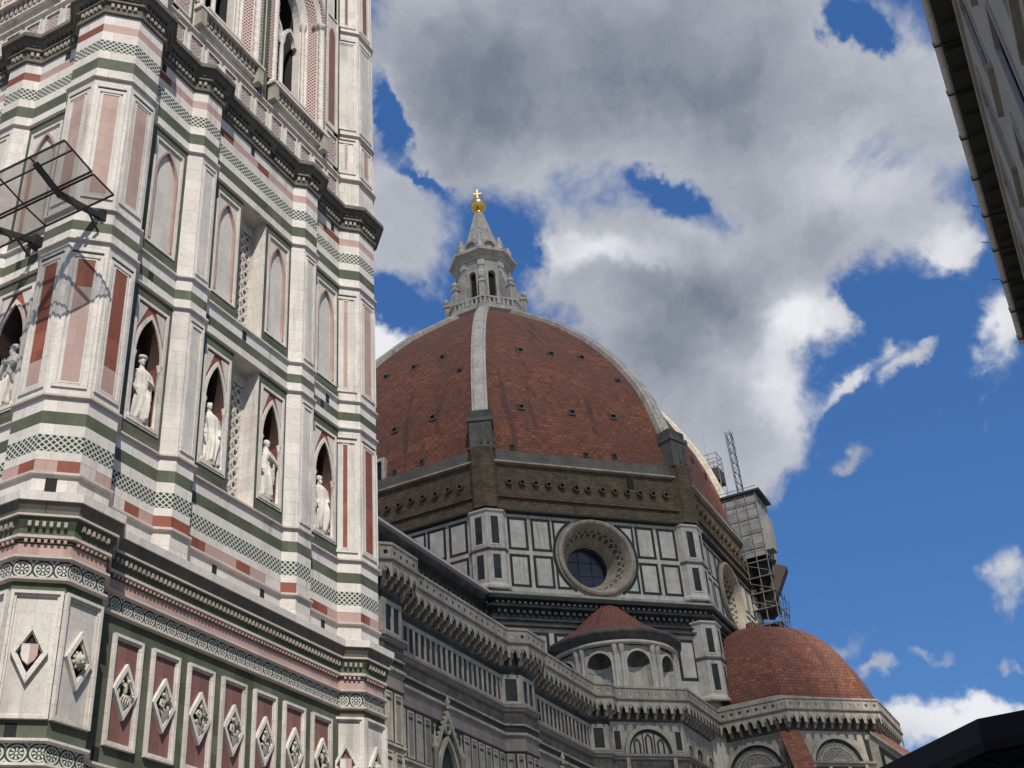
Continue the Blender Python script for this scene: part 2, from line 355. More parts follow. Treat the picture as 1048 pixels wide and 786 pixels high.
    def archwall(s, F, u0, u1, z0, z1, A, zb, n, mat):
        """wall u0..u1 x z0..z1 with an opening: the arch points A (left spring .. right spring) and jambs down to zb"""
        h = len(A)//2
        L = [(A[0][0], zb)]+A[:h+1]; R = A[h:]+[(A[-1][0], zb)]
        if zb > z0: s.rect(F, u0, u1, z0, zb, n, mat)
        for a, b in zip(L, L[1:]):
            q = [(u0, a[1]), a, b, (u0, b[1])]; s.face([F.P(*p, n) for p in q], mat, q)
        for a, b in zip(R, R[1:]):
            q = [b, (u1, b[1]), (u1, a[1]), a]; s.face([F.P(*p, n) for p in q], mat, q)
        if A[h][1] < z1: s.rect(F, u0, u1, A[h][1], z1, n, mat)
    def tube(s, pts, r, mat, seg=6, r1=None):
        rows = []; n = len(pts)
        for i, p in enumerate(pts):
            p = Vector(p); a = Vector(pts[max(0, i-1)]); b = Vector(pts[min(n-1, i+1)]); t = (b-a).normalized()
            x = t.cross(Vector((0, 0, 1))); x = x.normalized() if x.length > 1e-4 else Vector((1, 0, 0)); y = t.cross(x)
            rr = r if r1 is None else r+(r1-r)*i/(n-1)
            rows.append([p+(x*cos(2*pi*k/seg)+y*sin(2*pi*k/seg))*rr for k in range(seg)])
        s.grid(rows, mat, True, seg > 5)
        s.face(rows[-1], mat); s.face(rows[0][::-1], mat)
    def bar(s, a, b, w, h, mat):
        a = Vector(a); b = Vector(b); t = (b-a).normalized(); x = t.cross(Vector((0, 0, 1)))
        x = x.normalized() if x.length > 1e-4 else Vector((1, 0, 0)); y = x.cross(t)
        q = [x*w/2+y*h/2, -x*w/2+y*h/2, -x*w/2-y*h/2, x*w/2-y*h/2]
        A = [a+k for k in q]; B = [b+k for k in q]
        for i in range(4): k = (i+1) % 4; s.face([A[i], A[k], B[k], B[i]], mat)
        s.face(A[::-1], mat); s.face(B, mat)
    def lathe(s, c, prof, seg, mat, a0=0., a1=2*pi, smooth=True, twist=None):
        full = abs(a1-a0-2*pi) < 1e-6; n = seg if full else seg+1
        rows = []; uvs = []; acc = 0
        for j, (r, z) in enumerate(prof):
            if j: acc += hypot(r-prof[j-1][0], z-prof[j-1][1])
            row = []; uvr = []
            for k in range(n+(1 if full else 0)):
                a = a0+(a1-a0)*k/seg
                rr = r*(1+(twist[0]*sin(twist[1]*a+twist[2]*z) if twist else 0))
                if k < n: row.append((c[0]+rr*cos(a), c[1]+rr*sin(a), z))
                uvr.append((a*prof[0][0], acc))
            rows.append(row); uvs.append(uvr)
        s.grid(rows, mat, full, smooth, uvs)
    def blob(s, c, rx, ry, rz, mat, seg=8, rot=None, jit=0.):
        rows = []
        for j in range(seg//2+1):
            t = pi*j/(seg//2); row = []
            for k in range(seg):
                a = 2*pi*k/seg; q = 1+random.uniform(-jit, jit)
                p = Vector((rx*sin(t)*cos(a)*q, ry*sin(t)*sin(a)*q, -rz*cos(t)))
                if rot: p = rot @ p
                row.append(Vector(c)+p)
            rows.append(row)
        s.grid(rows, mat, True)
    def strip(s, path, closed, prof, mat, skip=(), uscale=1.):
        """sweep a moulding profile [(offset, z)..] along a plan path, outside on the right"""
        n = len(path); rings = []
        for off, z in prof: rings.append([(x, y, z) for x, y in offset(path, closed, off)])
        L = [0]
        for i in range(n if closed else n-1):
            a = path[i]; b = path[(i+1) % n]; L.append(L[-1]+hypot(b[0]-a[0], b[1]-a[1]))
        acc = 0
        for j in range(len(prof)-1):
            d = hypot(prof[j+1][0]-prof[j][0], prof[j+1][1]-prof[j][1])
            for i in range(n if closed else n-1):
                if i in skip: continue
                k = (i+1) % n
                s.face([rings[j][i], rings[j][k], rings[j+1][k], rings[j+1][i]], mat, [(L[i], acc), (L[i+1], acc), (L[i+1], acc+d), (L[i], acc+d)])
            acc += d
    def dentils(s, path, closed, off, z0, z1, w, pitch, dep, mat, skip=(), edge=.06):
        p = offset(path, closed, off); n = len(p)
        for i in range(n if closed else n-1):
            if i in skip: continue
            a = p[i]; b = p[(i+1) % n]; L = hypot(b[0]-a[0], b[1]-a[1])
            F = Fr(((a[0]+b[0])/2, (a[1]+b[1])/2), atan2(-(b[0]-a[0]), b[1]-a[1]))
            m = int((L-2*edge)/pitch)
            for q in range(m):
                u = (q-(m-1)/2)*pitch; s.box(F, u-w/2, u+w/2, z0, z1, 0, dep, mat)
    def obj(s, name, parent=None, label=None):
        me = bpy.data.meshes.new(name); me.from_pydata(s.v, [], s.f); me.update()
        for k in s.mats: me.materials.append(MT[k])
        me.polygons.foreach_set('material_index', s.m); me.polygons.foreach_set('use_smooth', s.sm)
        ul = me.uv_layers.new(name='UVMap'); ul.data.foreach_set('uv', [c for t in s.uv for c in t])
        o = bpy.data.objects.new(name, me); COL.objects.link(o)
        if parent: o.parent = parent
        if label: o['label'] = label
        return o
def offset(path, closed, off):
    n = len(path); out = []
    for i in range(n):
        ds = []
        if closed or i > 0: a = path[i-1]; b = path[i]; ds.append((b[0]-a[0], b[1]-a[1]))
        if closed or i < n-1: a = path[i]; b = path[(i+1) % n]; ds.append((b[0]-a[0], b[1]-a[1]))
        ns = []
        for d in ds: l = hypot(*d); ns.append((d[1]/l, -d[0]/l))
        if len(ns) == 1: m = ns[0]; k = 1
        else:
            m = (ns[0][0]+ns[1][0], ns[0][1]+ns[1][1]); l2 = m[0]*m[0]+m[1]*m[1]; k = 2/max(l2, .2)
        out.append((path[i][0]+m[0]*off*k, path[i][1]+m[1]*off*k))
    return out
def arch(uc, w, zs, za, k=6):
    """pointed (or round when za = zs + w) arch, left spring to right spring, odd count with apex in the middle"""
    h = za-zs; r = (w*w+h*h)/(2*w); L = []
    for i in range(k+1):
        t = i/k; th = t*math.asin(min(1, h/r)) if h <= r else t*pi/2
        L.append((uc-w+r-r*cos(th), zs+r*sin(th)))
    L[-1] = (uc, za)
    return L+[(2*uc-a, b) for a, b in L[-2::-1]]
def thing(name, label, cat, loc=(0, 0, 0), group=None, kind=None):
    o = bpy.data.objects.new(name, None); COL.objects.link(o); o.location = loc
    o['label'] = label; o['category'] = cat
    if group: o['group'] = group
    if kind: o['kind'] = kind
    return o
def tag(o, label=None, cat=None, group=None, kind=None):
    for k, v in (('label', label), ('category', cat), ('group', group), ('kind', kind)):
        if v: o[k] = v
    return o

# ------------------------------------------------------------------ ground
g = MB(); g.face([(-6000, -6000, 0), (6000, -6000, 0), (6000, 6000, 0), (-6000, 6000, 0)], 'paving')
tag(g.obj('ground'), 'grey stone paving of the square', None, None, 'structure')
# ------------------------------------------------------------------ bell tower (plan centred on the origin, south face at y = -6.69)
TW = thing('bell_tower', 'tall square bell tower of white, green and pink marble filling the left side', 'bell tower', (0, 0, 0))
WALL = 6.69
H5 = .508
PIL = [(-6.503, .535), (-5.487, .535), (-4.952, 0), (-3.40, 0), (-3.07, .33), (-2.37, .33), (-2.04, 0), (-.62, 0), (.62, 0),
       (2.04, 0), (2.37, .33), (3.07, .33), (3.40, 0), (4.952, 0), (5.487, .535), (6.503, .535)]
NOP = [(-6.503, .535), (-5.487, .535), (-4.952, 0), (4.952, 0), (5.487, .535), (6.503, .535)]
SIDE = [Fr((WALL*cos(a), WALL*sin(a)), a) for a in (-pi/2, 0, pi/2, pi)]       # south, east, north, west
def around(pts): return [F.P(u, 0, n)[:2] for F in SIDE for u, n in pts]
OUT = around(PIL); OUTN = around(NOP)
def segs(ids, per, sides=(0, 3)): return tuple(k*per+i for k in sides for i in ids)
BAYS = segs((2, 6, 7, 8, 12), 16)
RECESS = segs((7,), 16)
RD = random.Random(5)

# -- plain facing, band by band
lw = MB()
lw.strip(OUTN, True, [(.9, 0), (.9, .5), (.6, .9), (.3, 1.2)], 'white')
lw.strip(OUTN, True, [(.16, 1.2), (.16, 2.3)], 'pink'); lw.strip(OUTN, True, [(.16, 2.3), (.16, 3.0)], 'green'); lw.strip(OUTN, True, [(.16, 3.0), (.16, 7.6)], 'white')
lw.strip(OUTN, True, [(.12, 7.6), (.12, 8.2)], 'green'); lw.strip(OUTN, True, [(.12, 8.2), (.12, 8.76)], 'pink')
lw.strip(OUTN, True, [(.12, 9.36), (.12, 12.82)], 'green')
lw.strip(OUTN, True, [(.12, 13.44), (.12, 13.74)], 'pink')
lw.obj('lower_facing', TW)
for a, b in ((8.86, 9.26), (12.92, 13.34)): bz = MB(); bz.strip(OUTN, True, [(.12, a), (.12, b)], 'ros'); bz.obj('rosette_band', TW)
def ledge(mb, path, z0, h, o0, o1, mat='white', skip=()):
    mb.strip(path, True, [(o0, z0), (o1, z0+h*.3), (o1, z0+h*.85), (o0, z0+h)], mat, skip)
for z in (8.76, 9.26, 12.82, 13.34): sc = MB(); ledge(sc, OUTN, z, .1, .12, .23, 'palepink' if z in (12.82, 13.34) else 'white'); sc.obj('string_course', TW)
c = MB()                                             # cornice over the lozenge storey
c.strip(OUTN, True, [(.12, 13.74), (.15, 13.76), (.15, 13.84)], 'sooty'); c.dentils(OUTN, True, .15, 13.755, 13.835, .07, .14, .05, 'pink')
c.strip(OUTN, True, [(.15, 13.84), (.22, 13.86), (.22, 13.93), (.18, 13.95)], 'palepink')
c.strip(OUTN, True, [(.18, 13.95), (.18, 14.08), (.26, 14.24), (.30, 14.34)], 'green'); c.dentils(OUTN, True, .20, 14.12, 14.24, .075, .155, .085, 'oldwhite')
c.strip(OUTN, True, [(.30, 14.34), (.34, 14.35), (.34, 14.40), (.30, 14.41)], 'palepink')
c.strip(OUTN, True, [(.30, 14.41), (.32, 14.5), (.42, 14.68)], 'corn')
c.strip(OUTN, True, [(.42, 14.68), (.45, 14.69), (.46, 14.9), (.06, 14.99), (0, 15.0)], 'white')
c.obj('cornice', TW)
uf = MB()
Z = [(14.72, 15.52, 'white'), (15.97, 16.2, 'white'), (16.65, 16.95, 'white'), (16.95, 17.3, 'green'), (17.3, 17.68, 'white'),
     (22.67, 22.95, 'white'), (22.95, 23.28, 'green'), (23.28, 23.68, 'white'),
     (28.72, 29.05, 'white'), (29.05, 29.48, 'green'), (29.48, 29.8, 'white'), (30.25, 30.62, 'white'), (30.94, 31.36, 'white')]
for a, b, mname in Z: uf.strip(OUT, True, [(0, a), (0, b)], mname)
for a, b in ((17.78, 22.57), (23.78, 28.62)): uf.strip(OUT, True, [(0, a), (0, b)], 'white', BAYS)
uf.obj('upper_facing', TW)
for a, b in ((16.2, 16.65), (29.8, 30.25)): lb = MB(); lb.strip(OUT, True, [(0, a), (0, b)], 'lat'); lb.obj('lattice_band', TW)
for zz, h in ((15.64, .33), (30.62, .32)):
    rb = MB()
    for i in range(len(OUT)):                         # courses of red and pale blocks
        a = OUT[i]; b = OUT[(i+1) % len(OUT)]; L = hypot(b[0]-a[0], b[1]-a[1])
        F = Fr(((a[0]+b[0])/2, (a[1]+b[1])/2), atan2(-(b[0]-a[0]), b[1]-a[1]))
        n = max(1, round(L/.62))
        for q in range(n):
            rb.rect(F, -L/2+L*q/n, -L/2+L*(q+1)/n, zz, zz+h, 0, RD.choice(('red', 'red', 'pink', 'pink', 'white')) if zz < 20 else RD.choice(('pink', 'pink', 'red')))
    rb.obj('red_course', TW)
for z in (15.52, 17.68, 22.57, 23.68, 28.62): sc = MB(); ledge(sc, OUT, z, .12 if z == 15.52 else .1, 0, .085, 'palepink' if z in (15.52, 17.68) else 'white'); sc.obj('string_course', TW)
c = MB()                                             # cornice under the window storey
c.strip(OUT, True, [(0, 31.36), (.08, 31.38), (.08, 31.5), (.05, 31.52)], 'corn')
c.strip(OUT, True, [(.05, 31.52), (.07, 31.78)], 'sooty'); c.dentils(OUT, True, .06, 31.58, 31.72, .09, .165, .08, 'oldwhite')
c.strip(OUT, True, [(.07, 31.78), (.16, 31.8), (.16, 31.88), (.12, 31.9)], 'corn')
c.strip(OUT, True, [(.12, 31.9), (.16, 32.0), (.30, 32.16)], 'corn'); c.dentils(OUT, True, .14, 31.93, 32.06, .1, .19, .06, 'sooty')
c.strip(OUT, True, [(.30, 32.16), (.38, 32.18), (.38, 32.34), (.05, 32.42), (0, 32.43)], 'corn')
c.obj('cornice', TW)
# -- storey of the twin-light windows and what rises above
up = MB()
up.strip(OUTN, True, [(0, 32.43), (0, 33.86)], 'white')
up.strip(OUTN, True, [(0, 33.98), (0, 47.2)], 'white', segs((2,), 6))
for z in (48.2, 61): up.strip(OUTN, True, [(0, z), (0, z+12)], 'white')
up.strip(OUTN, True, [(0, 74), (0, 82)], 'white'); up.strip(OUTN, True, [(0, 82), (1.1, 83.4), (1.1, 85)], 'white')
pl = offset(OUTN, True, .9); up.face([(x, y, 84.2) for x, y in pl], 'white')
up.obj('upper_wall', TW)
for z, h, o in ((33.86, .12, .12), (36.25, .1, .09), (42.25, .12, .10), (47.2, 1.0, .4), (60.2, .8, .3), (73., 1., .4)):
    sk = segs((2,), 6) if z in (36.25, 42.25) else ()
    if not sk: sc = MB(); ledge(sc, OUTN, z, h, 0, o, 'white'); sc.obj('string_course', TW); continue
    for ids in (range(3, 21), (21, 22, 23, 0, 1, 2)):   # it stops at the window bays
        sc = MB(); sc.strip([OUTN[i] for i in ids], False, [(0, z), (o, z+h*.3), (o, z+h*.85), (0, z+h)], 'white'); sc.obj('string_course', TW)
for k in (0, 3):
    F = SIDE[k]
    for q in range(11):
        u = (q-5)*.88; m = MB(); m.frame(F, u-.36, u+.36, 32.62, 33.72, .07, 0, .06, 'white'); m.rect(F, u-.29, u+.29, 32.69, 33.65, .008, 'rosette', u-.31, 32.86); m.obj('frieze_panel', TW)

# -- wall panels
def buttress_panel(F, z0, z1, w, ins, mtop, mbot, zsplit, fld='white', plate='white'):
    m = MB(); m.frame(F, -w, w, z0, z1, .1, 0, .045, plate); m.rect(F, -w+.1, w-.1, z0+.1, z1-.1, .008, fld)
    m.frame(F, -ins-.05, ins+.05, z0+.13, z1-.14, .04, .008, .03, plate); m.rect(F, -ins, ins, z0+.16, zsplit, .016, mbot)
    if zsplit < z1-.3: m.rect(F, -ins, ins, zsplit, z1-.2, .016, mtop)
    m.box(F, -w+.02, w-.02, z1+.05, z1+.09, 0, .05, 'sooty')  # dark ledge: the shadow line over the panel, put in as colour
    return m.obj('buttress_panel', TW)
CORN = [(-5.995, -5.995), (5.995, -5.995), (5.995, 5.995), (-5.995, 5.995)]
A8 = 1.228
for ci, angs in ((0, (180, 225, 270)), (1, (225, 270, 315)), (3, (180, 225, 135))):
    for ai, an in enumerate(angs):
        a = radians(an); F = Fr((CORN[ci][0]+A8*cos(a), CORN[ci][1]+A8*sin(a)), a)
        ins = .07 if (ci == 1 and an == 225) else .21
        buttress_panel(F, 18.0, 22.15, .42, ins, 'red', 'pink' if ci != 1 else 'red', 21.1 if an == 225 else 18.9, 'panelwhite')
        buttress_panel(F, 24.1, 28.2, .42, ins, 'pink', 'pink', 28.0, 'panelwhite')
        buttress_panel(F, 34.25, 35.95, .40, .05 if an == 225 else .14, 'pink', 'pink', 35.7)
        buttress_panel(F, 36.6, 41.7, .42, .26, 'panelwhite', 'panelwhite', 41.4)
        buttress_panel(F, 42.6, 46.8, .42, .06 if an == 225 else .16, 'maroon', 'maroon', 46.5)
def relief(F, z, kind):
    """small carved figure inside a lozenge"""
    m = MB(); r = random.Random(int(z*100+F.o[0]*31+kind*7))
    tl = r.uniform(-.35, .35) if kind < 8 else 0; k_ = r.uniform(.85, 1.1)
    P = lambda u, zz, n: F.P(k_*(u*cos(tl)-zz*sin(tl)*.5), z+k_*(zz*cos(tl)+u*sin(tl)), n)
    if kind == 9:                                     # shield with a parted field
        L = [(-.17, .19), (-.17, -.05), (-.12, -.17), (0, -.27), (0, .19)]
        m.prism(F, [(u, z+v) for u, v in L], .0, .09, 'white'); m.prism(F, [(-u, z+v) for u, v in L[::-1]], .0, .09, 'pink')
    elif kind == 8:                                   # head with a mane
        m.blob(P(0, 0, .07), .15, .12, .17, 'relief', 10, jit=.12); m.blob(P(0, .02, .15), .09, .09, .11, 'relief', 8, jit=.08); m.blob(P(0, -.07, .19), .05, .05, .05, 'relief')
        for q in range(9): a = q*.7; m.blob(P(.15*cos(a), .17*sin(a), .06), .05, .05, .06, 'relief', 6, jit=.2)
    else:
        s = r.choice((-1, 1))
        m.blob(P(s*.03, .25, .10), .048, .05, .065, 'relief', 8, jit=.1)              # head
        m.blob(P(0, .07, .05), .085, .06, .16, 'relief', 10, jit=.22)                 # trunk
        m.blob(P(s*.06, -.12, .08), .13, .06, .07, 'relief', 10, jit=.3)              # knees
        for q in range(4): m.tube([P(s*(.12-.06*q), -.1, .1), P(s*(.10-.07*q), -.22, .11), P(s*(.04-.03*q), -.40, .05)], .03, 'relief', 6)   # robe
        m.tube([P(-s*.10, .30, .03), P(-s*.17, .1, .05), P(-s*.13, -.2, .03)], .025, 'relief', 6)
        m.tube([P(s*.10, .14, .1), P(s*.2, .02, .13), P(s*.12, -.06, .15)], .035, 'relief')
        m.tube([P(-s*.10, .14, .1), P(-s*.2, .06, .12), P(-s*.16, .18, .12)], .03, 'relief')
        m.blob(P(-s*.18, -.08, .04), .06, .04, .12, 'relief', 6, jit=.3)
    return m
def lozenge_panel(F, z0, z1, w, field, kind, hw=.40, hh=.68, inner='dark'):
    m = MB(); m.frame(F, -w, w, z0, z1, .075, 0, .10, 'white'); m.frame(F, -w+.075, w-.075, z0+.075, z1-.075, .05, 0, .055, 'white')
    m.rect(F, -w+.125, w-.125, z0+.125, z1-.125, .01, field)
    o = m.obj('lozenge_panel', TW)
    zc = (z0+z1)/2; D = lambda s: [(0, zc-hh*s), (hw*s, zc), (0, zc+hh*s), (-hw*s, zc)]
    m = MB(); m.ring(F, D(1), D(.74), .012, .12, 'white'); m.ring(F, D(.74), D(.66), .012, .07, 'white')
    m.face([F.P(*p, .016) for p in D(.66)], inner); m.obj('lozenge_frame', o)
    relief(F.at(0, .02), zc, kind).obj('relief', o)
for k in (0, 3):
    for q in range(7): lozenge_panel(SIDE[k].at((q-3)*1.325, .12), 9.78, 12.42, .49, 'maroon', q)
AL = 1.228+.12
for ci, angs in ((0, (180, 225, 270)), (1, (225, 270, 315)), (3, (180, 225))):
    for an in angs:
        a = radians(an); F = Fr((CORN[ci][0]+AL*cos(a), CORN[ci][1]+AL*sin(a)), a)
        kd = 9 if an == 225 else 8
        lozenge_panel(F, 9.75, 12.6, .55, 'panelwhite', kd, .38, .68, 'maroon' if (ci == 1 and an == 225) else 'dark')
# -- niches, blind arches, pilaster panels
def niche(F, u0, u1, zb, zt):
    uc = (u0+u1)/2; hw = (u1-u0)/2; f0, f1 = u0+hw*.16, u1-hw*.16
    a, b = zb+.42, zt-.36
    m = MB()
    for q in ((u0, f0, zb, zt), (f1, u1, zb, zt), (f0, f1, zb, a), (f0, f1, b, zt)): m.rect(F, *q, 0, 'green')
    m.frame(F, f0, f1, a, b, .09, -.05, .03, 'white')
    w = (f1-f0)/2-.165; zs = zb+2.62; za = zb+3.95; zo = a+.16
    A = arch(uc, w, zs, za, 8); m.archwall(F, f0+.09, f1-.09, a+.09, b-.09, A, zo, -.03, 'red')
    A2 = arch(uc, w+.1, zs, za+.16, 8)
    I = [(A[0][0], zo)]+A+[(A[-1][0], zo)]; O = [(A2[0][0], zo)]+A2+[(A2[-1][0], zo)]
    m.ring(F, O, I, -.03, .015, 'white', False)
    for s in (-1, 1):                                 # pale spandrel triangles
        x0 = uc+s*(w+.04); T = [(x0, b-.16), (x0, zs+.78), (uc+s*.16, b-.16)]
        m.prism(F, T if s > 0 else T[::-1], -.03, -.012, 'panelwhite')
    m.reveal(F, [I[-1], I[-2]], -.03, -.62, 'red'); m.reveal(F, I[-2:0:-1], -.03, -.62, 'nicheshade'); m.reveal(F, [I[1], I[0]], -.03, -.62, 'nicheshade')  # shade painted in: one jamb red as if lit, the rest dark
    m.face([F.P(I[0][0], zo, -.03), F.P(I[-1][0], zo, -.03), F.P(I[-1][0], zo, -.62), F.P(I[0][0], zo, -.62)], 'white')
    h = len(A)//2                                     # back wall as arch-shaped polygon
    m.face([F.P(*p, -.62) for p in [(A[0][0], zo), (A[-1][0], zo)]+A[::-1]], 'nicheshade')
    o = m.obj('niche', TW)
    for s in (-1, 1):
        q = MB(); cx, cy, _ = F.P(uc+s*(w+.005), 0, -.035)
        q.lathe((cx, cy), [(.075, zo), (.075, zo+.08), (.05, zo+.13), (.045, zs-.2), (.07, zs-.17), (.05, zs-.12), (.085, zs-.02), (.085, zs+.03)], 8, 'white')
        q.obj('colonnette', o)
    q = MB(); q.box(F, uc-w-.10, uc+w+.10, a+.06, zo, -.03, .05, 'white'); q.obj('sill', o)
    return uc, zo
def blind(F, u0, u1, zb, zt):
    uc = (u0+u1)/2; hw = (u1-u0)/2; f0, f1 = u0+hw*.2, u1-hw*.2; a, b = zb+.42, zt-.36
    m = MB()
    for q in ((u0, f0, zb, zt), (f1, u1, zb, zt), (f0, f1, zb, a), (f0, f1, b, zt)): m.rect(F, *q, 0, 'green')
    m.frame(F, f0, f1, a, b, .08, -.05, .03, 'white')
    w = (f1-f0)/2-.2; zs = zb+3.2; za = zt-.62; zo = a+.2; A = arch(uc, w, zs, za, 8)
    m.archwall(F, f0+.08, f1-.08, a+.08, b-.08, A, zo, -.03, 'panelwhite')
    A2 = arch(uc, w+.07, zs, za+.1, 8); I = [(A[0][0], zo)]+A+[(A[-1][0], zo)]; O = [(A2[0][0], zo)]+A2+[(A2[-1][0], zo)]
    m.ring(F, O, I, -.03, .0, 'pink', False)
    m.reveal(F, I[::-1], -.03, -.1, 'pink')
    m.face([F.P(I[0][0], zo, -.03), F.P(I[-1][0], zo, -.03), F.P(I[-1][0], zo, -.1), F.P(I[0][0], zo, -.1)], 'white')
    m.face([F.P(*p, -.1) for p in [(A[0][0], zo), (A[-1][0], zo)]+A[::-1]], 'panelwhite')
    m.obj('blind_niche', TW)
def tracery_slot(F, zb, zt):
    m = MB(); d = -.56
    for u, s in ((-.62, 1), (.62, -1)):
        q = [F.P(u, zb, 0), F.P(u, zb, d), F.P(u, zt, d), F.P(u, zt, 0)]; m.face(q if s > 0 else q[::-1], 'white')
    m.face([F.P(-.62, zt, 0), F.P(-.62, zt, d), F.P(.62, zt, d), F.P(.62, zt, 0)], 'white')
    m.face([F.P(-.62, zb, d), F.P(-.62, zb, 0), F.P(.62, zb, 0), F.P(.62, zb, d)], 'white')
    z0, z1 = zb+.35, zt-.45
    for q in ((-.62, -.36, zb, zt), (.56, .62, zb, zt), (-.36, .56, zb, z0), (-.36, .56, z1, zt)): m.rect(F, *q, d, 'white')
    m.rect(F, -.36, .56, z0, z1, d-.4, 'dark')
    for u, s in ((-.36, 1), (.56, -1)):
        q = [F.P(u, z0, d), F.P(u, z0, d-.4), F.P(u, z1, d-.4), F.P(u, z1, d)]; m.face(q if s > 0 else q[::-1], 'white')
    o = m.obj('window_slot', TW)
    t = MB(); n = int((z1-z0)/.36); h = (z1-z0)/n
    for c_ in range(3):
        u = -.36+.92*(c_+.5)/3
        for q in range(n):
            z = z0+(q+.5)*h
            C = lambda rr, ru: [(u+ru*cos(2*pi*i/12), z+rr*sin(2*pi*i/12)) for i in range(12)]
            t.ring(F, C(h*.52, .155), C(h*.30, .09), d-.12, d-.03, 'white')
            t.box(F, u-.165, u-.12, z+h/2-.05, z+h/2+.05, d-.12, d-.035, 'white'); t.box(F, u+.12, u+.165, z+h/2-.05, z+h/2+.05, d-.12, d-.035, 'white')
    t.obj('tracery', o)
NICHES = []
for k in (0, 3):
    F = SIDE[k]
    for (u0, u1) in ((-4.952, -3.40), (-2.04, -.62), (.62, 2.04), (3.40, 4.952)):
        uc, zf = niche(F, u0, u1, 17.78, 22.57); NICHES.append((k, uc, zf)); blind(F, u0, u1, 23.78, 28.62)
    tracery_slot(F, 17.78, 22.57); tracery_slot(F, 23.78, 28.62)
    for s in (-1, 1):
        for z0, z1 in ((17.98, 22.2), (23.98, 28.25)):
            G = F.at(s*2.72, .33); m = MB(); m.frame(G, -.27, .27, z0, z1, .085, 0, .04, 'white'); m.rect(G, -.185, .185, z0+.085, z1-.085, .008, 'panelwhite'); m.box(G, -.25, .25, z1+.04, z1+.075, 0, .045, 'sooty'); m.obj('pilaster_panel', TW)  # dark ledge paints the shadow line above the pilaster panel
# -- twin-light windows
def bifora(F, uc):
    zs, za = 41.0, 44.4; m = MB()
    steps = [(1.62, 0., .0), (1.40, -.0, -.1), (1.15, -.1, -.38), (.92, -.38, -.62)]
    A = arch(uc, 1.62, zs, za, 8); zb = 35.3
    m.archwall(F, uc-2.476, uc+2.476, 33.98, 47.2, A, zb, 0, 'white')
    mats = ('white', 'mosaic', 'white')
    for (w0, _, n0), (w1, _, n1), mm in zip(steps, steps[1:], mats):
        k0 = [(uc-w0, zb)]+arch(uc, w0, zs, zs+(za-zs)*w0/1.62, 8)+[(uc+w0, zb)]; k1 = [(uc-w1, zb)]+arch(uc, w1, zs, zs+(za-zs)*w1/1.62, 8)+[(uc+w1, zb)]
        for i in range(len(k0)-1):
            uvv = [(k0[i][1], 0), (k0[i+1][1], 0), (k0[i+1][1], .4), (k0[i][1], .4)]
            m.face([F.P(*k1[i], n1), F.P(*k1[i+1], n1), F.P(*k0[i+1], n0), F.P(*k0[i], n0)], mm, uvv)
    w = .92; K = [(uc-w, zb)]+arch(uc, w, zs, zs+(za-zs)*w/1.62, 8)+[(uc+w, zb)]
    m.reveal(F, K[::-1], -.62, -.95, 'white'); m.face([F.P(*p, -2.4) for p in K[::-1]], 'dark'); m.reveal(F, K[::-1], -.95, -2.4, 'dark')  # back and deep reveal painted near-black for the unlit depth
    o = m.obj('twin_window', TW)
    for s in (-1, 1):
        q = MB(); x, y, _ = F.P(uc+s*1.5, 0, .06)
        zz = [35.3+.12*i for i in range(48)]
        q.lathe((x, y), [(.17, 35.0), (.17, 35.25), (.12, 35.3)]+[(.125, z) for z in zz[1:]]+[(.19, 41.0), (.20, 41.2)], 12, 'white', twist=(.22, 3, 16)); q.obj('twisted_column', o)
        q = MB(); x, y, _ = F.P(uc+s*.99, 0, -.5)
        q.lathe((x, y), [(.12, 35.3), (.08, 35.5)]+[(.08, 35.5+.12*i) for i in range(1, 44)]+[(.14, 40.9), (.14, 41.1)], 10, 'white', twist=(.2, 3, 18)); q.obj('twisted_column', o)
        q = MB(); q.strip([F.P(uc+s*1.28-.13, 0, -.235)[:2], F.P(uc+s*1.28+.13, 0, -.235)[:2]], False, [(0, 40.9), (.12, 41.0), (.12, 41.2)], 'oldwhite'); q.obj('capital', o)
    q = MB(); x, y, _ = F.P(uc, 0, -.8); q.lathe((x, y), [(.16, 35.3), (.16, 35.5), (.10, 35.6), (.09, 39.2), (.16, 39.5), (.17, 39.7)], 10, 'white'); q.obj('colonnette', o)
    q = MB()
    for s in (-1, 1):
        a = arch(uc+s*.46, .42, 39.7, 40.5, 6); b_ = arch(uc+s*.46, .30, 39.7, 40.3, 6); q.ring(F, a, b_, -.9, -.72, 'white', False)
    q.obj('tracery', o)
    q = MB(); q.box(F, uc-1.75, uc+1.75, 34.95, 35.08, 0, .34, 'white'); q.box(F, uc-1.0, uc+1.0, 35.08, 35.3, -.6, .05, 'white')
    q.box(F, uc-.95, uc+.95, 35.85, 35.95, -.2, -.08, 'white')
    for i in range(3):
        u = uc-.6+.6*i; C = lambda rr: [(u+rr*cos(2*pi*i_/10), 35.57+rr*sin(2*pi*i_/10)) for i_ in range(10)]
        q.ring(F, C(.27), C(.17), -.18, -.1, 'white')
    q.obj('sill', o)
    q = MB()
    for i in range(15): u = uc-1.47+.21*i; q.prism(F, [(u-.06, 34.55), (u+.06, 34.55), (u+.06, 34.95), (u-.06, 34.95)], 0, .2, 'oldwhite')
    q.box(F, uc-1.62, uc+1.62, 34.42, 34.55, 0, .16, 'white')
    for s in (-1, 1): q.box(F, uc+s*1.55-.13, uc+s*1.55+.13, 34.2, 34.95, .002, .31, 'oldwhite')
    q.obj('bracket_row', o)
    q = MB(); q.ring(F, [(uc-1.75, 35.3)]+arch(uc, 1.75, zs, za+.3, 8)+[(uc+1.75, 35.3)], [(uc-1.62, 35.3)]+arch(uc, 1.62, zs, za, 8)+[(uc+1.62, 35.3)], 0, .1, 'mosaic', False); q.obj('archivolt', o)
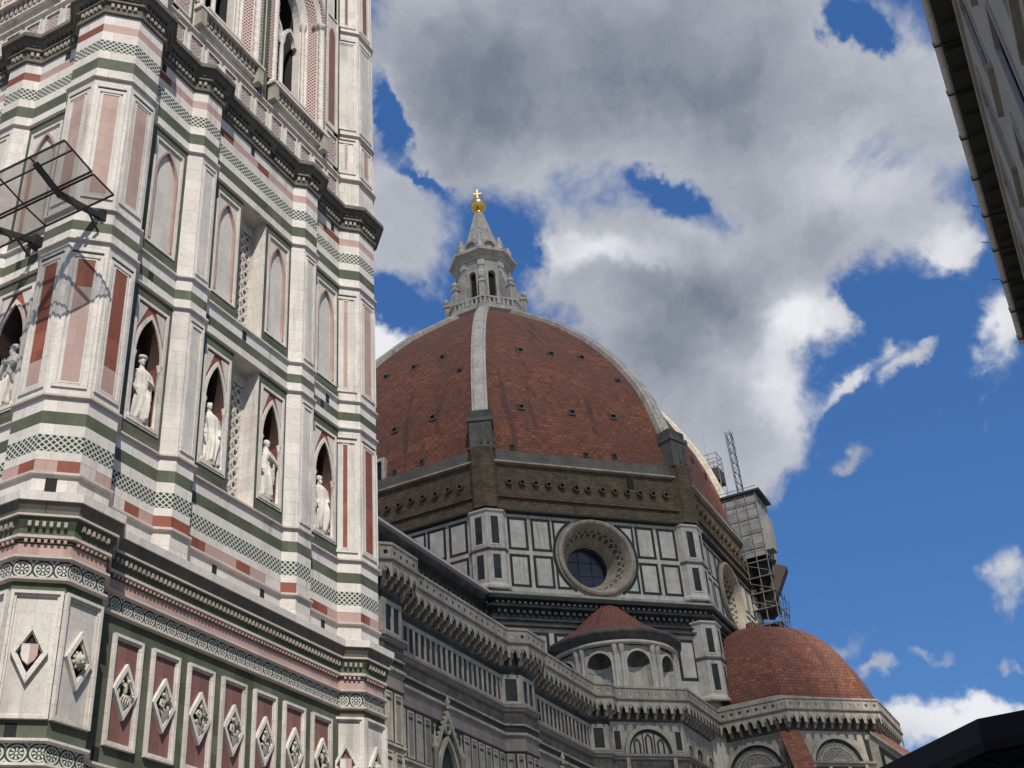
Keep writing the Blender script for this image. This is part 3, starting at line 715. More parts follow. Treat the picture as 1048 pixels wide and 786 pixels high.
for k in (0, 3):
    F = SIDE[k]
    for s in (-1, 1): bifora(F, s*2.02)
    m = MB(); m.box(F, -.24, .24, 34.0, 47.1, 0, .012, 'green'); m.box(F, -.02, .02, 34.0, 47.1, .012, .03, 'white'); m.obj('green_inlay', TW)
    for s in (-1, 1):
        G = F.at(s*4.33, 0); m = MB(); m.frame(G, -.4, .4, 36.1, 42.6, .07, 0, .05, 'white'); m.rect(G, -.33, .33, 36.17, 42.53, .006, 'panelwhite')
        m.prism(G, [(-.2, 36.45), (.2, 36.45)]+[(u, z) for u, z in arch(0, .2, 41.4, 41.95, 4)[::-1]], .006, .02, 'maroon'); m.obj('lancet_panel', TW)
        m = MB(); m.frame(G, -.4, .4, 34.3, 35.85, .07, 0, .05, 'white'); m.rect(G, -.33, .33, 34.37, 35.78, .006, 'rosette', -.31, 34.75); m.obj('rosette_panel', TW)
        m = MB(); m.box(G, .44, .53, 34.0, 47.1, 0, .02, 'green'); m.obj('green_inlay', TW); m = MB(); m.box(G, -.50, -.43, 34.0, 47.1, 0, .02, 'green'); m.obj('green_inlay', TW)
# putlog holes left by the builders' scaffolds, flat patches with their shade painted
def hole(F, u, z, w=.15, h=.26, n=.005): ph = MB(); ph.rect(F, u-w/2, u+w/2, z, z+h, n, 'dark'); ph.obj('putlog_shade', TW)
for k in (0, 3):
    F = SIDE[k]
    for u in (-4.5, -.9, 1.2, 4.2): hole(F, u, 15.06, .2, .4)
    for u in (-4.4, 4.0): hole(F, u, 22.98, .2, .3)
    for u in (-.2, 4.3): hole(F, u, 23.3, .2, .34)
    for u in (-4.8, -.3, 4.5): hole(F, u, 30.98, .2, .36)
    for u in (-4.6,): hole(F.at(0, .12), u, 9.4, .22, .32)
for ci, an in ((0, 225), (3, 225)):
    a = radians(an); F = Fr((CORN[ci][0]+A8*cos(a), CORN[ci][1]+A8*sin(a)), a); hole(F, -.08, 15.08, .26, .4)
    F = Fr((CORN[ci][0]+AL*cos(a), CORN[ci][1]+AL*sin(a)), a); hole(F, -.15, 9.38, .24, .3)
# ------------------------------------------------------------------ marble statues in the niches
def statue(loc, face, label, h=2.0, hat=None, arm=0, scroll=False, lean=.05, beard=False, seed=0):
    r = random.Random(seed); m = MB(); c, s = cos(face), sin(face)
    # own axes: f forward, l to its left
    def P(l, f, z): return (loc[0]+f*c-l*s, loc[1]+f*s+l*c, loc[2]+z)
    k = h/2.0; SEG = 48; rows = []
    ph = [r.uniform(0, 6) for _ in range(4)]
    prof = [(0, .27, .22, .22), (.06, .29, .24, .26), (.35, .26, .21, .26), (.7, .25, .20, .22), (.95, .25, .19, .16), (1.12, .22, .17, .10), (1.28, .235, .17, .08),
            (1.45, .27, .165, .06), (1.56, .265, .14, .03), (1.62, .19, .11, .02), (1.66, .095, .085, 0), (1.74, .07, .072, 0), (1.78, .07, .075, 0)]
    for z, rx, ry, fold in prof:
        row = []; sway = lean*sin(z*1.9)
        for i in range(SEG):
            a = 2*pi*i/SEG
            q = 1+fold*(.95*sin(5*a+ph[0]+z*2.2)+1.0*sin(9*a+ph[1]-z*1.6)*abs(sin(2*a+z)))
            # one knee pushes the drapery forward
            kn = .07*math.exp(-((z-.55)/.3)**2)*max(0, cos(a-.5))**2
            row.append(P((rx*sin(a)*q)*k+sway*k, (ry*cos(a)*q+kn)*k, z*k))
        rows.append(row)
    m.grid(rows, 'statue', True); m.face(rows[-1], 'statue'); m.face(rows[0][::-1], 'statue')
    sw = lean*sin(1.85*1.9)
    R = Matrix(((c, -s, 0), (s, c, 0), (0, 0, 1)))
    hd = lambda l, f, z: P((l+sw)*k, f*k, z*k)
    m.blob(hd(0, .02, 1.89), .10*k, .085*k, .135*k, 'statue', 14, R)
    m.blob(hd(0, .115, 1.875), .03*k, .018*k, .03*k, 'statue', 8, R); m.blob(hd(0, .10, 1.92), .02*k, .05*k, .014*k, 'statue', 8, R)   # nose, brow
    m.blob(hd(0, .10, 1.825), .016*k, .03*k, .012*k, 'statue', 8, R); m.blob(hd(0, .09, 1.795), .035*k, .035*k, .025*k, 'statue', 8, R)   # mouth, chin
    for q in (-1, 1): m.blob(hd(q*.088, .0, 1.88), .02*k, .012*k, .032*k, 'statue', 8, R)                                       # ears
    m.blob(hd(0, -.025, 1.93), .095*k, .105*k, .115*k, 'statue', 12, R, .05)                                                  # hair
    if beard: m.blob(hd(0, .085, 1.75), .05*k, .06*k, .09*k, 'statue', 10, R, .12)
    if hat == 'flat': m.lathe(hd(0, 0, 0)[:2], [(0, loc[2]+1.97*k), (.12*k, loc[2]+1.975*k), (.145*k, loc[2]+2.03*k), (.13*k, loc[2]+2.08*k), (0, loc[2]+2.1*k)], 14, 'statue')
    if hat == 'veil':
        m.blob(hd(0, -.03, 1.93), .125*k, .13*k, .13*k, 'statue', 12, R, .05); m.blob(hd(0, -.08, 1.70), .15*k, .10*k, .2*k, 'statue', 12, R, .08)
    if hat == 'pointed': m.lathe(hd(0, -.02, 0)[:2], [(.12*k, loc[2]+1.97*k), (.13*k, loc[2]+2.02*k), (.08*k, loc[2]+2.13*k), (.02*k, loc[2]+2.19*k)], 14, 'statue')
    # arms: shoulder, elbow, wrist; hand with four fingers and a thumb
    poses = [((.33, .02, 1.20), (.12, .24, 1.18)), ((.34, -.02, 1.18), (.26, .18, .95)), ((.30, .10, 1.22), (.02, .22, 1.36)), ((.32, .0, 1.16), (.22, .2, 1.05))]
    for side, pz in ((1, poses[arm % 4]), (-1, poses[(arm+1+seed) % 4])):
        e, wv = pz; sh = P(side*.22*k+lean*.3, 0, 1.5*k); el = P(side*e[0]*k, e[1]*k, e[2]*k); wr = P(side*wv[0]*k, wv[1]*k, wv[2]*k)
        m.tube([sh, Vector(sh).lerp(Vector(el), .5), el], .095*k, 'statue', 10, .085*k); m.blob(el, .088*k, .088*k, .088*k, 'statue', 10)
        m.tube([el, Vector(el).lerp(Vector(wr), .6), wr], .085*k, 'statue', 10, .045*k)
        d = (Vector(wr)-Vector(el)).normalized(); hp = Vector(wr)+d*.05*k; lat = d.cross(Vector((c, s, 0))); lat = lat.normalized() if lat.length > .1 else Vector((0, 0, 1))
        m.blob(hp, .042*k, .042*k, .05*k, 'statue', 8)
        for q in range(4):
            b = hp+d*.03*k+lat*(q-1.5)*.021*k; ln = (.07, .08, .075, .06)[q]*k
            m.tube([b, b+d*ln*.55, b+d*ln*.85-Vector((c, s, 0))*ln*.4], .0105*k, 'statue', 6)
        m.tube([hp, hp+lat*.045*k+d*.02*k, hp+lat*.05*k+d*.05*k], .012*k, 'statue', 6)
        # hanging mantle
        mid = Vector(el).lerp(Vector(wr), .35)
        for q in range(4): m.tube([mid+Vector((0, 0, .02)), mid+Vector((r.uniform(-.04, .04), r.uniform(-.04, .04), -.28*k)), mid+Vector((r.uniform(-.06, .06), r.uniform(-.06, .06), -(.5+.1*q)*k))], .05*k, 'statue', 7, .02*k)
    if scroll: m.tube([P(.02, .24*k, 1.32*k), P(-.06, .30*k, .85*k), P(-.04, .26*k, .55*k)], .045*k, 'statue', 8, .06*k)
    o = m.obj('statue'); tag(o, label, 'statue', 'marble statues in the tower niches')
    for t in ('remesh', 'smooth'):
        md = o.modifiers.new(t, 'REMESH' if t == 'remesh' else 'SMOOTH')
        if t == 'remesh': md.mode = 'VOXEL'; md.voxel_size = .015; md.use_smooth_shade = True
        else: md.iterations = 1; md.factor = .3
    q = MB(); q.lathe(loc[:2], [(0, loc[2]-.1), (.30, loc[2]-.1), (.30, loc[2]-.03), (.27, loc[2]+.01), (0, loc[2]+.01)], 8, 'oldwhite', smooth=False); q.obj('plinth', o)
    return o
SL = {(0, 0): ('tall robed marble statue in a flat cap, in the niche beside the near corner pier', dict(hat='flat', arm=0, seed=0, beard=False)),
      (0, 1): ('marble statue in pointed cap, in the niche left of the carved window slot', dict(arm=1, seed=3, hat='pointed', lean=.09)),
      (0, 2): ('veiled marble statue leaning sideways, in the niche right of the carved window slot', dict(arm=2, seed=2, hat='veil', lean=-.07)),
      (0, 3): ('marble statue in the last niche on the right, next to the far corner pier', dict(arm=3, seed=5, beard=True)),
      (3, 3): ('bearded marble statue holding a scroll, in the niche at the left edge', dict(arm=2, seed=7, beard=True, scroll=True))}
cnt = {}
for (k, uc, zf) in NICHES:
    i = cnt.get(k, 0); cnt[k] = i+1
    F = SIDE[k]; p = F.P(uc+.04, zf+.11, -.21); a = atan2(F.n[1], F.n[0])
    if (k, i) not in SL: continue
    lab, kw = SL[(k, i)]; statue(p, a-.3, lab, 2.02, **kw)

# ------------------------------------------------------------------ wire-mesh catch tray on brackets along the west side
AP = thing('mesh_tray', 'black framed wire mesh tray on slanting brackets jutting from the tower wall', 'safety netting', (-7.2, -6.9, 23.5))
def aobj(m, name):
    o = m.obj(name, AP); o.matrix_parent_inverse = AP.matrix_basis.inverted() if False else Matrix.Translation(-AP.location); return o
inn = [(-7.62, 23.0), (-8.36, 23.14)]; outr = [(-8.42, 23.18), (-9.40, 23.46)]; Y0, Y1 = -8.32, 8.0
def sheet(m, a, b, y0, y1):
    m.face([(a[0], y0, a[1]), (b[0], y0, b[1]), (b[0], y1, b[1]), (a[0], y1, a[1])], 'wiremesh', [(0, 0), (1, 0), (1, y1-y0), (0, y1-y0)])
fr = MB()
for a, b, e in ((inn[0], inn[1], 0), (outr[0], outr[1], 1)):
    m = MB(); sheet(m, a, b, Y0, Y1); aobj(m, 'mesh_panel')
    for q in (a, b): fr.bar((q[0], Y0, q[1]), (q[0], Y1, q[1]), .045, .045, 'iron')
    for i in range(15):
        y = Y0+i*1.17
        if y <= Y1: fr.bar((a[0], y, a[1]), (b[0], y, b[1]), .035, .035, 'iron')
q = (outr[0][0]*.3+outr[1][0]*.7, outr[0][1]*.3+outr[1][1]*.7); fr.bar((q[0], Y0, q[1]), (q[0], Y1, q[1]), .035, .035, 'iron')
aobj(fr, 'rail_frame')
for y, xf in ((-7.2, -6.75), (-4.72, -6.95), (-2.3, -6.95), (0, -6.75), (2.3, -6.95), (4.72, -6.95), (7.2, -6.95)):
    m = MB()
    m.bar((xf, y+.25 if y == -7.2 else y, 23.52), (-8.40, y, 22.98), .11, .16, 'iron'); m.bar((-8.36, y, 22.98), (-9.25, y, 23.36), .10, .15, 'iron')
    m.bar((xf-.02, y+.2 if y == -7.2 else y, 22.95), (-7.5, y, 23.26), .05, .05, 'iron')
    m.box(Fr((xf, y+.25 if y == -7.2 else y), pi), -.14, .14, 23.36, 23.7, -.3, .04, 'iron'); aobj(m, 'bracket')

# ------------------------------------------------------------------ cathedral
CA = thing('cathedral', 'cathedral of white and green marble with a red tiled octagonal dome', 'cathedral', (0, 0, 0))
DX, DY, AP_ = 96.08, 31.80, 26.76; TURN = radians(.6)
T8 = math.tan(pi/8)
def octa(ap, c=(DX, DY)):
    R = ap/cos(pi/8); return [(c[0]+R*cos(pi/8+k*pi/4+TURN), c[1]+R*sin(pi/8+k*pi/4+TURN)) for k in range(8)]
def face_fr(k, ap, c=(DX, DY)):
    a = k*pi/4+TURN; return Fr((c[0]+ap*cos(a), c[1]+ap*sin(a)), a)
WF, SWF, SF = 4, 5, 6
# lower drum: z 30..44
dr = MB()
D0 = octa(AP_)
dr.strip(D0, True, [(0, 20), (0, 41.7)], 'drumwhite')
dr.obj('lower_drum', CA)
def green_frame(m, F, u0, u1, z0, z1, w=.2, n=.0):
    m.frame(F, u0, u1, z0, z1, w, n, n+.03, 'oldgreen')
for k in (WF, SWF, SF):
    F = face_fr(k, AP_); m = MB()
    for i in range(8):
        u = -10.2+i*2.5
        green_frame(m, F, u, u+2.0, 37.2, 41.3, .3)
    m.obj('green_panelling', CA)
# gallery left in rough masonry under the upper drum
m = MB()
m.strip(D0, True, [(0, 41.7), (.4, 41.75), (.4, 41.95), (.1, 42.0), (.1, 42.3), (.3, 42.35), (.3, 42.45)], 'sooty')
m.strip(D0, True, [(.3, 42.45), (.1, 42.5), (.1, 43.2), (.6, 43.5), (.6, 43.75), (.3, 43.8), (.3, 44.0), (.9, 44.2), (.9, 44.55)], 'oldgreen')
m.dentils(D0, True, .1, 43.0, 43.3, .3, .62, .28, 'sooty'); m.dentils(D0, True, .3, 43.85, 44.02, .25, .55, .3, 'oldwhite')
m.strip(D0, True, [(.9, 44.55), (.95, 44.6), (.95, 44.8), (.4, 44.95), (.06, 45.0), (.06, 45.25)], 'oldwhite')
m.obj('drum_cornice', CA)
# marble faces with round windows
OCZ, OCR = 49.3, 4.2
HL = AP_*T8
def drum_face(k):
    F = face_fr(k, AP_); m = MB(); N = 40
    z0, z1 = 45.25, 53.35
    C = [((OCZ-z0-.06)*cos(2*pi*i/N), OCZ+(OCZ-z0-.06)*sin(2*pi*i/N)) for i in range(N)]
    R0 = OCZ-z0-.06
    for i in range(N):
        a, b = C[i], C[(i+1) % N]
        def s2(p):
            dx, dz = p[0]/R0, (p[1]-OCZ)/R0; t = min(4.45/abs(dx) if abs(dx) > 1e-6 else 1e9, ((z1-OCZ) if dz > 0 else (OCZ-z0))/abs(dz) if abs(dz) > 1e-6 else 1e9)
            return (dx*t, OCZ+dz*t)
        m.face([F.P(*s2(a), 0), F.P(*s2(b), 0), F.P(*b, 0), F.P(*a, 0)], 'drumwhite', [s2(a), s2(b), b, a])
    # corner triangles missed by the fan
    for sx in (-1, 1):
        for zz, up in ((z0, 0), (z1, 1)):
            best = sorted([s2(p) for p in C], key=lambda q: (abs(q[0]-sx*4.45)+abs(q[1]-zz)))
            pa = min((q for q in best if abs(abs(q[0])-4.45) < 1e-6 and q[0]*sx > 0), key=lambda q: abs(q[1]-zz)); pb = min((q for q in best if abs(q[1]-zz) < 1e-6 and q[0]*sx > 0), key=lambda q: abs(q[0]-sx*4.45))
            t = [F.P(*pa, 0), F.P(sx*4.45, zz, 0), F.P(*pb, 0)]; m.face(t, 'drumwhite')
    m.rect(F, -HL, -4.45, z0, z1, 0, 'drumwhite'); m.rect(F, 4.45, HL, z0, z1, 0, 'drumwhite')
    o = m.obj('drum_face', CA)
    for s in (-1, 1):
        m = MB()
        for u in (2.1, 4.5):
            a0, a1 = sorted((s*(HL-u), s*(HL-u-2.05)))
            for zz in ((45.75, 49.1), (49.55, 53.0)): green_frame(m, F, a0, a1, *zz, .26)
        # stepped frame that runs into the round window
        for zz in (45.75, 53.0):
            up = 1 if zz > 49 else -1
            e = sqrt(max(0, 4.35**2-(abs(zz-OCZ)-.13)**2)); u1 = HL-6.75
            x0, x1 = sorted((s*(e+.2), s*u1)); m.box(F, x0, x1, min(zz, zz-up*.26), max(zz, zz-up*.26), 0, .03, 'oldgreen')
            x0, x1 = sorted((s*u1, s*(u1-.22))); zc = OCZ+up*sqrt(max(0.1, 4.4**2-(u1-.1)**2)) if u1 < 4.4 else OCZ+up*.3
            m.box(F, x0, x1, min(zc, zz-up*.26), max(zc, zz-up*.26), 0, .03, 'oldgreen')
        ar = [radians(-57+114*i/20) for i in range(21)]; m.ring(F, [(s*4.52*cos(t), OCZ+4.52*sin(t)) for t in ar], [(s*4.24*cos(t), OCZ+4.24*sin(t)) for t in ar], 0, .028, 'oldgreen', False)
        m.obj('green_panelling', o)
    m = MB()
    m.rect(F, -HL+1.9, HL-1.9, 53.05, 53.3, .02, 'drumwhite')
    m.obj('white_fillet', o)
    # splayed round window
    m = MB(); N = 48
    prof = [(4.22, 0, 'oldgreen'), (4.22, .06, 'oldgreen'), (4.02, .06, 'splay'), (4.0, .3, 'splay'), (3.8, .38, 'splay'), (3.62, .3, 'splay'), (3.5, .1, 'splay'), (3.3, -.2, 'splay'), (3.15, -.5, 'splay'), (2.75, -1.3, 'coffer'), (2.25, -2.3, 'splay'), (2.15, -2.4, 'splay'), (2.1, -3.0, 'sooty')]
    cir = lambda r, n: [F.P(r*cos(2*pi*i/N), OCZ+r*sin(2*pi*i/N), n) for i in range(N)]
    for (ra, na, _), (rb_, nb, mm) in zip(prof, prof[1:]):
        A = cir(ra, na); B = cir(rb_, nb)
        for i in range(N):
            q = (i+1) % N; uvv = [(i*.45, 0), (i*.45+.45, 0), (i*.45+.45, .62), (i*.45, .62)]
            m.face([A[i], A[q], B[q], B[i]], mm, uvv, True)
    w_ = m.obj('round_window', o)
    m = MB(); m.face(cir(2.12, -2.95), 'glass'); m.obj('glass', w_)
    m = MB()
    for t in (-.7, .7):
        e = sqrt(2.12**2-t*t); m.box(F, t-.022, t+.022, OCZ-e, OCZ+e, -2.94, -2.88, 'iron')
        m.box(F, -e, e, OCZ+t-.02, OCZ+t+.02, -2.945, -2.89, 'iron')
    m.obj('mullions', w_)
for k in (WF, SWF, SF): drum_face(k)
for k in (0, 1, 2, 3, 7):
    m = MB(); m.rect(face_fr(k, AP_), -HL, HL, 45.25, 53.35, 0, 'drumwhite'); m.obj('drum_face', CA)
# corner pilasters of the drum
def corner_path(k, ap, half, out):
    """plan path hugging the corner between faces k and k+1"""
    A = face_fr(k, ap); B = face_fr(k+1, ap); hl = ap*T8
    return [A.P(hl-half-out, 0, -.02)[:2], A.P(hl-half, 0, out)[:2], A.P(hl+out*T8, 0, out)[:2], B.P(-hl+half, 0, out)[:2], B.P(-hl+half+out, 0, -.02)[:2]]
def corner_pil(k, ap, half, out, z0, z1, zm, name='corner_pilaster'):
    p = corner_path(k, ap, half, out); m = MB()
    m.strip(p, False, [(0, z0), (0, z1)], 'drumwhite'); m.face([(x, y, z1) for x, y in p], 'drumwhite')
    m.strip(p, False, [(.04, z0-.1), (.22, z0), (.22, z0+.25), (.0, z0+.5)], 'drumwhite')
    m.strip(p, False, [(0, zm-.14), (.12, zm-.1), (.12, zm+.1), (0, zm+.16)], 'sooty'); m.strip(p, False, [(0, z1-.3), (.16, z1-.15), (.16, z1), (0, z1+.05)], 'drumwhite')
    for i in (1, 2):
        a, b = p[i], p[i+1]; L = hypot(b[0]-a[0], b[1]-a[1]); F = Fr(((a[0]+b[0])/2, (a[1]+b[1])/2), atan2(-(b[0]-a[0]), b[1]-a[1]))
        for q0, q1 in ((z0+.8, zm-.4), (zm+.4, z1-.55)):
            m.frame(F, -L*.32, L*.32, q0, q1, L*.10, 0, .04, 'drumwhite'); m.rect(F, -L*.22, L*.22, q0+L*.1, q1-L*.1, .008, 'oldgreen')
    return m.obj(name, CA)
for k in range(8): corner_pil(k, AP_, 1.5, .45, 45.3, 53.45, 49.3)
for k in (SWF,): corner_pil(k, AP_, 1.25, .75, 35.2, 43.0, 39.3)
# rough band
m = MB()
m.strip(D0, True, [(.06, 53.35), (.5, 53.45), (.5, 53.62), (.1, 53.7)], 'oldgreen')
m.strip(D0, True, [(.1, 53.7), (.05, 55.0), (.3, 55.05), (.3, 55.3), (.0, 55.4), (-.05, 58.9)], 'roughbrick')
m.strip(D0, True, [(-.05, 58.9), (.35, 58.95), (.35, 59.12), (-.1, 59.25)], 'oldwhite')
m.strip(D0, True, [(-.1, 59.25), (-.15, 60.5), (-.6, 60.7)], 'plinth')
m.obj('rough_band', CA)
for k in range(8):
    p = corner_path(k, AP_, .95, .55); m = MB(); m.strip(p, False, [(0, 53.75), (0, 60.4)], 'roughbrick'); m.face([(x, y, 60.4) for x, y in p], 'roughbrick'); m.obj('corner_pier', CA)
pr = random.Random(3)
for k in (WF, SWF, SF):
    F = face_fr(k, AP_-.03)
    for i in range(13):                                # stumps of the corbels meant for a gallery
        u = -8.6+i*1.43+pr.uniform(-.1, .1); z = 56.8+pr.uniform(-.08, .08)
        C = [(u+.34*cos(t), z+.34*sin(t)) for t in [2*pi*j/10 for j in range(10)]]; I = [(u+.2*cos(t), z+.2*sin(t)) for t in [2*pi*j/10 for j in range(10)]]
        m = MB(); m.ring(F, C, I, 0, .35, 'roughbrick'); m.rect(F, u-.17, u+.17, z-.17, z+.17, .03, 'dark'); m.obj('corbel_stump', CA)
m = MB(); m.box(face_fr(SWF, AP_), 4.4, 5.2, 57.3, 58.5, 0, .02, 'dark'); m.obj('doorway', CA)
# tiled dome
RP = [(60.6, 28.25), (63, 27.9), (65.2, 27.4), (67.6, 26.75), (70.1, 25.95), (72.2, 25.1), (74.3, 24.0), (77, 22.4), (80, 20.3), (82.6, 18.2), (85, 16.0), (87.2, 13.9), (89.2, 11.7), (91.2, 9.3), (93, 7.2), (94.2, 5.6)]
tl = MB()
for k in range(8):
    a0 = k*pi/4-pi/8+TURN; a1 = a0+pi/4; acc = 0
    for (z0, q0), (z1, q1) in zip(RP, RP[1:]):
        d = hypot(z1-z0, q1-q0); P = lambda r, a, z: (DX+r*cos(a), DY+r*sin(a), z)
        h0, h1 = q0*sin(pi/8), q1*sin(pi/8)
        NS = 1
        tl.face([P(q0, a0, z0), P(q0, a1, z0), P(q1, a1, z1), P(q1, a0, z1)], 'tile', [(-h0+k*50, acc), (h0+k*50, acc), (h1+k*50, acc+d), (-h1+k*50, acc+d)]); acc += d
DO = tl.obj('dome', CA)
for k in range(8):                                     # marble ribs
    a = k*pi/4+pi/8+TURN; ca, sa = cos(a), sin(a); m = MB(); rows = []
    wd = lambda i: .84-.08*i/len(RP)
    for i, (z, r) in enumerate(RP):
        w = wd(i); up = .0
        e = [(-w, -.5), (-w, .25), (-w*.74, .3), (-w*.66, .5), (w*.66, .5), (w*.74, .3), (w, .25), (w, -.5)]
        t = (RP[min(i+1, len(RP)-1)][1]-RP[max(i-1, 0)][1], RP[min(i+1, len(RP)-1)][0]-RP[max(i-1, 0)][0]); L = hypot(*t); nx, nz = t[1]/L, -t[0]/L
        rows.append([(DX+(r+b*nx)*ca-q*sa, DY+(r+b*nx)*sa+q*ca, z+b*nz) for q, b in e])
    m.grid(rows, 'rib', False, False, [[(j*.5, i*2.6) for j in range(9)] for i in range(len(rows))])
    o = m.obj('rib', DO)
    F = Fr((DX+28.0*ca, DY+28.0*sa), a); m = MB()
    m.box(F, -1.15, 1.15, 60.4, 63.6, -1.2, .95, 'plinth'); m.box(F, -1.3, 1.3, 63.6, 64.0, -1.5, 1.1, 'plinth'); m.box(F, -1.2, 1.2, 64.0, 64.9, -1.6, .95, 'sooty'); m.box(F, -1.32, 1.32, 60.3, 60.6, -1.2, 1.12, 'sooty')
    for s in (.0, .75): m.box(F, s-.16, s+.16, 61.0, 63.2, .95, 1.04, 'sooty')
    m.obj('rib_plinth', DO)
def on_dome(k, z, uf):
    """frame on dome face k at height z, uf = fraction of the half width"""
    for (z0, q0), (z1, q1) in zip(RP, RP[1:]):
        if z0 <= z <= z1: r = q0+(q1-q0)*(z-z0)/(z1-z0); break
    F = face_fr(k, r*cos(pi/8)); return F, r*sin(pi/8)*uf
for k in (WF, SWF, SF):
    for z, us in ((66.9, (-.56, .0, .46)), (77.3, (-.42, .02, .46))):
        for uf in us:
            F, u = on_dome(k, z, uf); m = MB()
            m.ring(F, [(u-.4, z-.28), (u+.4, z-.28), (u+.4, z+.42), (u-.4, z+.42)], [(u-.25, z-.12), (u+.25, z-.12), (u+.25, z+.28), (u-.25, z+.28)], -.5, .22, 'plinth'); m.rect(F, u-.25, u+.25, z-.12, z+.28, .1, 'dark'); m.obj('vent', DO)
    for z, uf in ((61.3, -.7), (61.4, .35), (73.2, .75), (61.2, .05)):
        F, u = on_dome(k, z, uf); m = MB(); m.ring(F, [(u-.3, z-.3), (u+.3, z-.3), (u+.3, z+.35), (u-.3, z+.35)], [(u-.2, z-.2), (u+.2, z-.2), (u+.2, z+.25), (u-.2, z+.25)], -.4, .12, 'sooty'); m.rect(F, u-.2, u+.2, z-.2, z+.25, .06, 'dark'); m.obj('vent', DO)
F, u = on_dome(WF, 61.6, -.12); m = MB(); m.frame(F, u-.8, u+.8, 60.0, 63.2, .35, -.6, .45, 'rib'); m.rect(F, u-.45, u+.45, 60.35, 62.85, .2, 'dark'); m.obj('dome_door', DO)
# -- lantern on the dome
LC = (DX, DY)
m = MB(); L8 = lambda ap: octa(ap, LC)
m.strip(L8(5.3), True, [(-.6, 92.6), (.0, 94.2), (.35, 94.5), (.35, 95.1), (.0, 95.3)], 'lantern'); m.face([(x, y, 95.3) for x, y in L8(5.3)], 'lantern')
LN = m.obj('lantern', CA)
m = MB()                                              # balustrade of the platform
for k in range(8):
    F = face_fr(k, 5.45, LC); hl = 5.45*T8
    for i in range(7): u = -hl+(i+.5)*2*hl/7; m.box(F, u-.16, u+.16, 95.3, 96.25, -.2, .0, 'lantern', True)
    m.box(F, -hl, hl, 96.25, 96.5, -.26, .06, 'lantern', True); m.box(F, -.3, .3, 95.3, 96.7, -.3, .1, 'lantern', True)
m.obj('balustrade', LN)
for k in range(8):
    F = face_fr(k, 3.35, LC); hl = 3.35*T8; m = MB()
    A = arch(0, .52, 101.9, 102.42, 6); zb = 97.2
    m.archwall(F, -hl, hl, 95.3, 104.3, A, zb, 0, 'lantern')
    J = [(-.52, zb)]+A+[(.52, zb)]; m.reveal(F, J[::-1], 0, -.5, 'lantern'); m.face([F.P(*p, -.5) for p in J[::-1]], 'dark')
    A2 = arch(0, .74, 101.9, 102.66, 6); m.ring(F, [(-.72, zb)]+A2+[(.72, zb)], J, 0, .12, 'rib', False)
    m.obj('lantern_window', LN)
    a = k*pi/4+pi/8+TURN; F = Fr((LC[0]+3.6*cos(a), LC[1]+3.6*sin(a)), a); m = MB()
    m.box(F, -.36, .36, 95.3, 104.3, -.4, .12, 'lantern'); m.box(F, -.46, .46, 103.2, 104.0, -.4, .22, 'rib')
    m.obj('corner_pilaster', LN)
    m = MB()                                          # radial buttress with a scroll on its back
    prof = [(.1, 95.3), (2.0, 95.3), (2.0, 99.0), (1.85, 99.4), (1.5, 99.5), (1.15, 100.0), (.9, 100.9), (.55, 102.0), (.1, 102.6)]
    B = lambda t: [F.P(t, z, r) for r, z in prof]
    Lf = B(-.38); Rt = B(.38); m.face(Rt, 'lantern'); m.face(Lf[::-1], 'lantern')
    for i in range(len(prof)):
        q = (i+1) % len(prof); m.face([Lf[i], Lf[q], Rt[q], Rt[i]], 'lantern')
    m.box(F, -.52, .52, 98.95, 99.2, 1.2, 2.15, 'rib'); c_ = F.P(0, 99.9, 1.75); m.blob(c_, .48, .48, .48, 'rib', 10)
    m.lathe(F.P(0, 0, 1.75)[:2], [(.36, 99.2), (.36, 99.4), (.16, 99.8), (.26, 100.2), (0, 100.6)], 8, 'rib')
    m.obj('scroll_buttress', LN)
m = MB()
m.strip(L8(3.35), True, [(0, 104.3), (.2, 104.4), (.2, 104.7), (.5, 105.0), (1.05, 105.3), (1.05, 105.75), (.7, 105.9), (.3, 106.0)], 'lantern'); m.face([(x, y, 106.0) for x, y in offset(L8(3.35), True, .3)], 'lantern')
m.obj('lantern_cornice', LN)
for k in range(8):
    F = face_fr(k, 3.5, LC); m = MB()                  # shell gable over each face, vase at each corner
    A = arch(0, 1.1, 106.8, 107.9, 8); I = arch(0, .78, 106.8, 107.58, 8)
    m.ring(F, [(-1.1, 106)]+A+[(1.1, 106)], [(-.78, 106)]+I+[(.78, 106)], -.5, .0, 'lantern', False); m.face([F.P(*p, -.4) for p in ([(-.78, 106)]+I+[(.78, 106)])[::-1]], 'lantern')
    m.obj('shell_niche', LN)
    a = k*pi/4+pi/8+TURN; c_ = (LC[0]+3.7*cos(a), LC[1]+3.7*sin(a)); m = MB()
    m.lathe(c_, [(.5, 105.85), (.5, 106.6), (.3, 106.7), (.52, 107.2), (.46, 107.6), (.2, 107.9), (.28, 108.15), (0, 108.5)], 10, 'rib'); m.obj('vase', LN)
m = MB()
seg = [(3.1, 106.0), (2.75, 107.6), (2.1, 109.8), (1.45, 112.0), (.9, 114.0), (.62, 115.2)]
for k in range(8):
    a0 = k*pi/4-pi/8+TURN; P = lambda r, a, z: (LC[0]+r*cos(a), LC[1]+r*sin(a), z)
    for (q0, z0), (q1, z1) in zip(seg, seg[1:]): m.face([P(q0, a0, z0), P(q0, a0+pi/4, z0), P(q1, a0+pi/4, z1), P(q1, a0, z1)], 'lantern')
    m.tube([P(q*1.0, a0, z) for q, z in seg], .16, 'rib', 6, .08)
m.blob(P(1.75, radians(205), 110.2), .25, .25, .35, 'sooty')
m.obj('spire', LN)
m = MB(); m.lathe(LC, [(.62, 115.1), (.75, 115.3), (.5, 115.5), (.42, 115.75)], 16, 'gold')
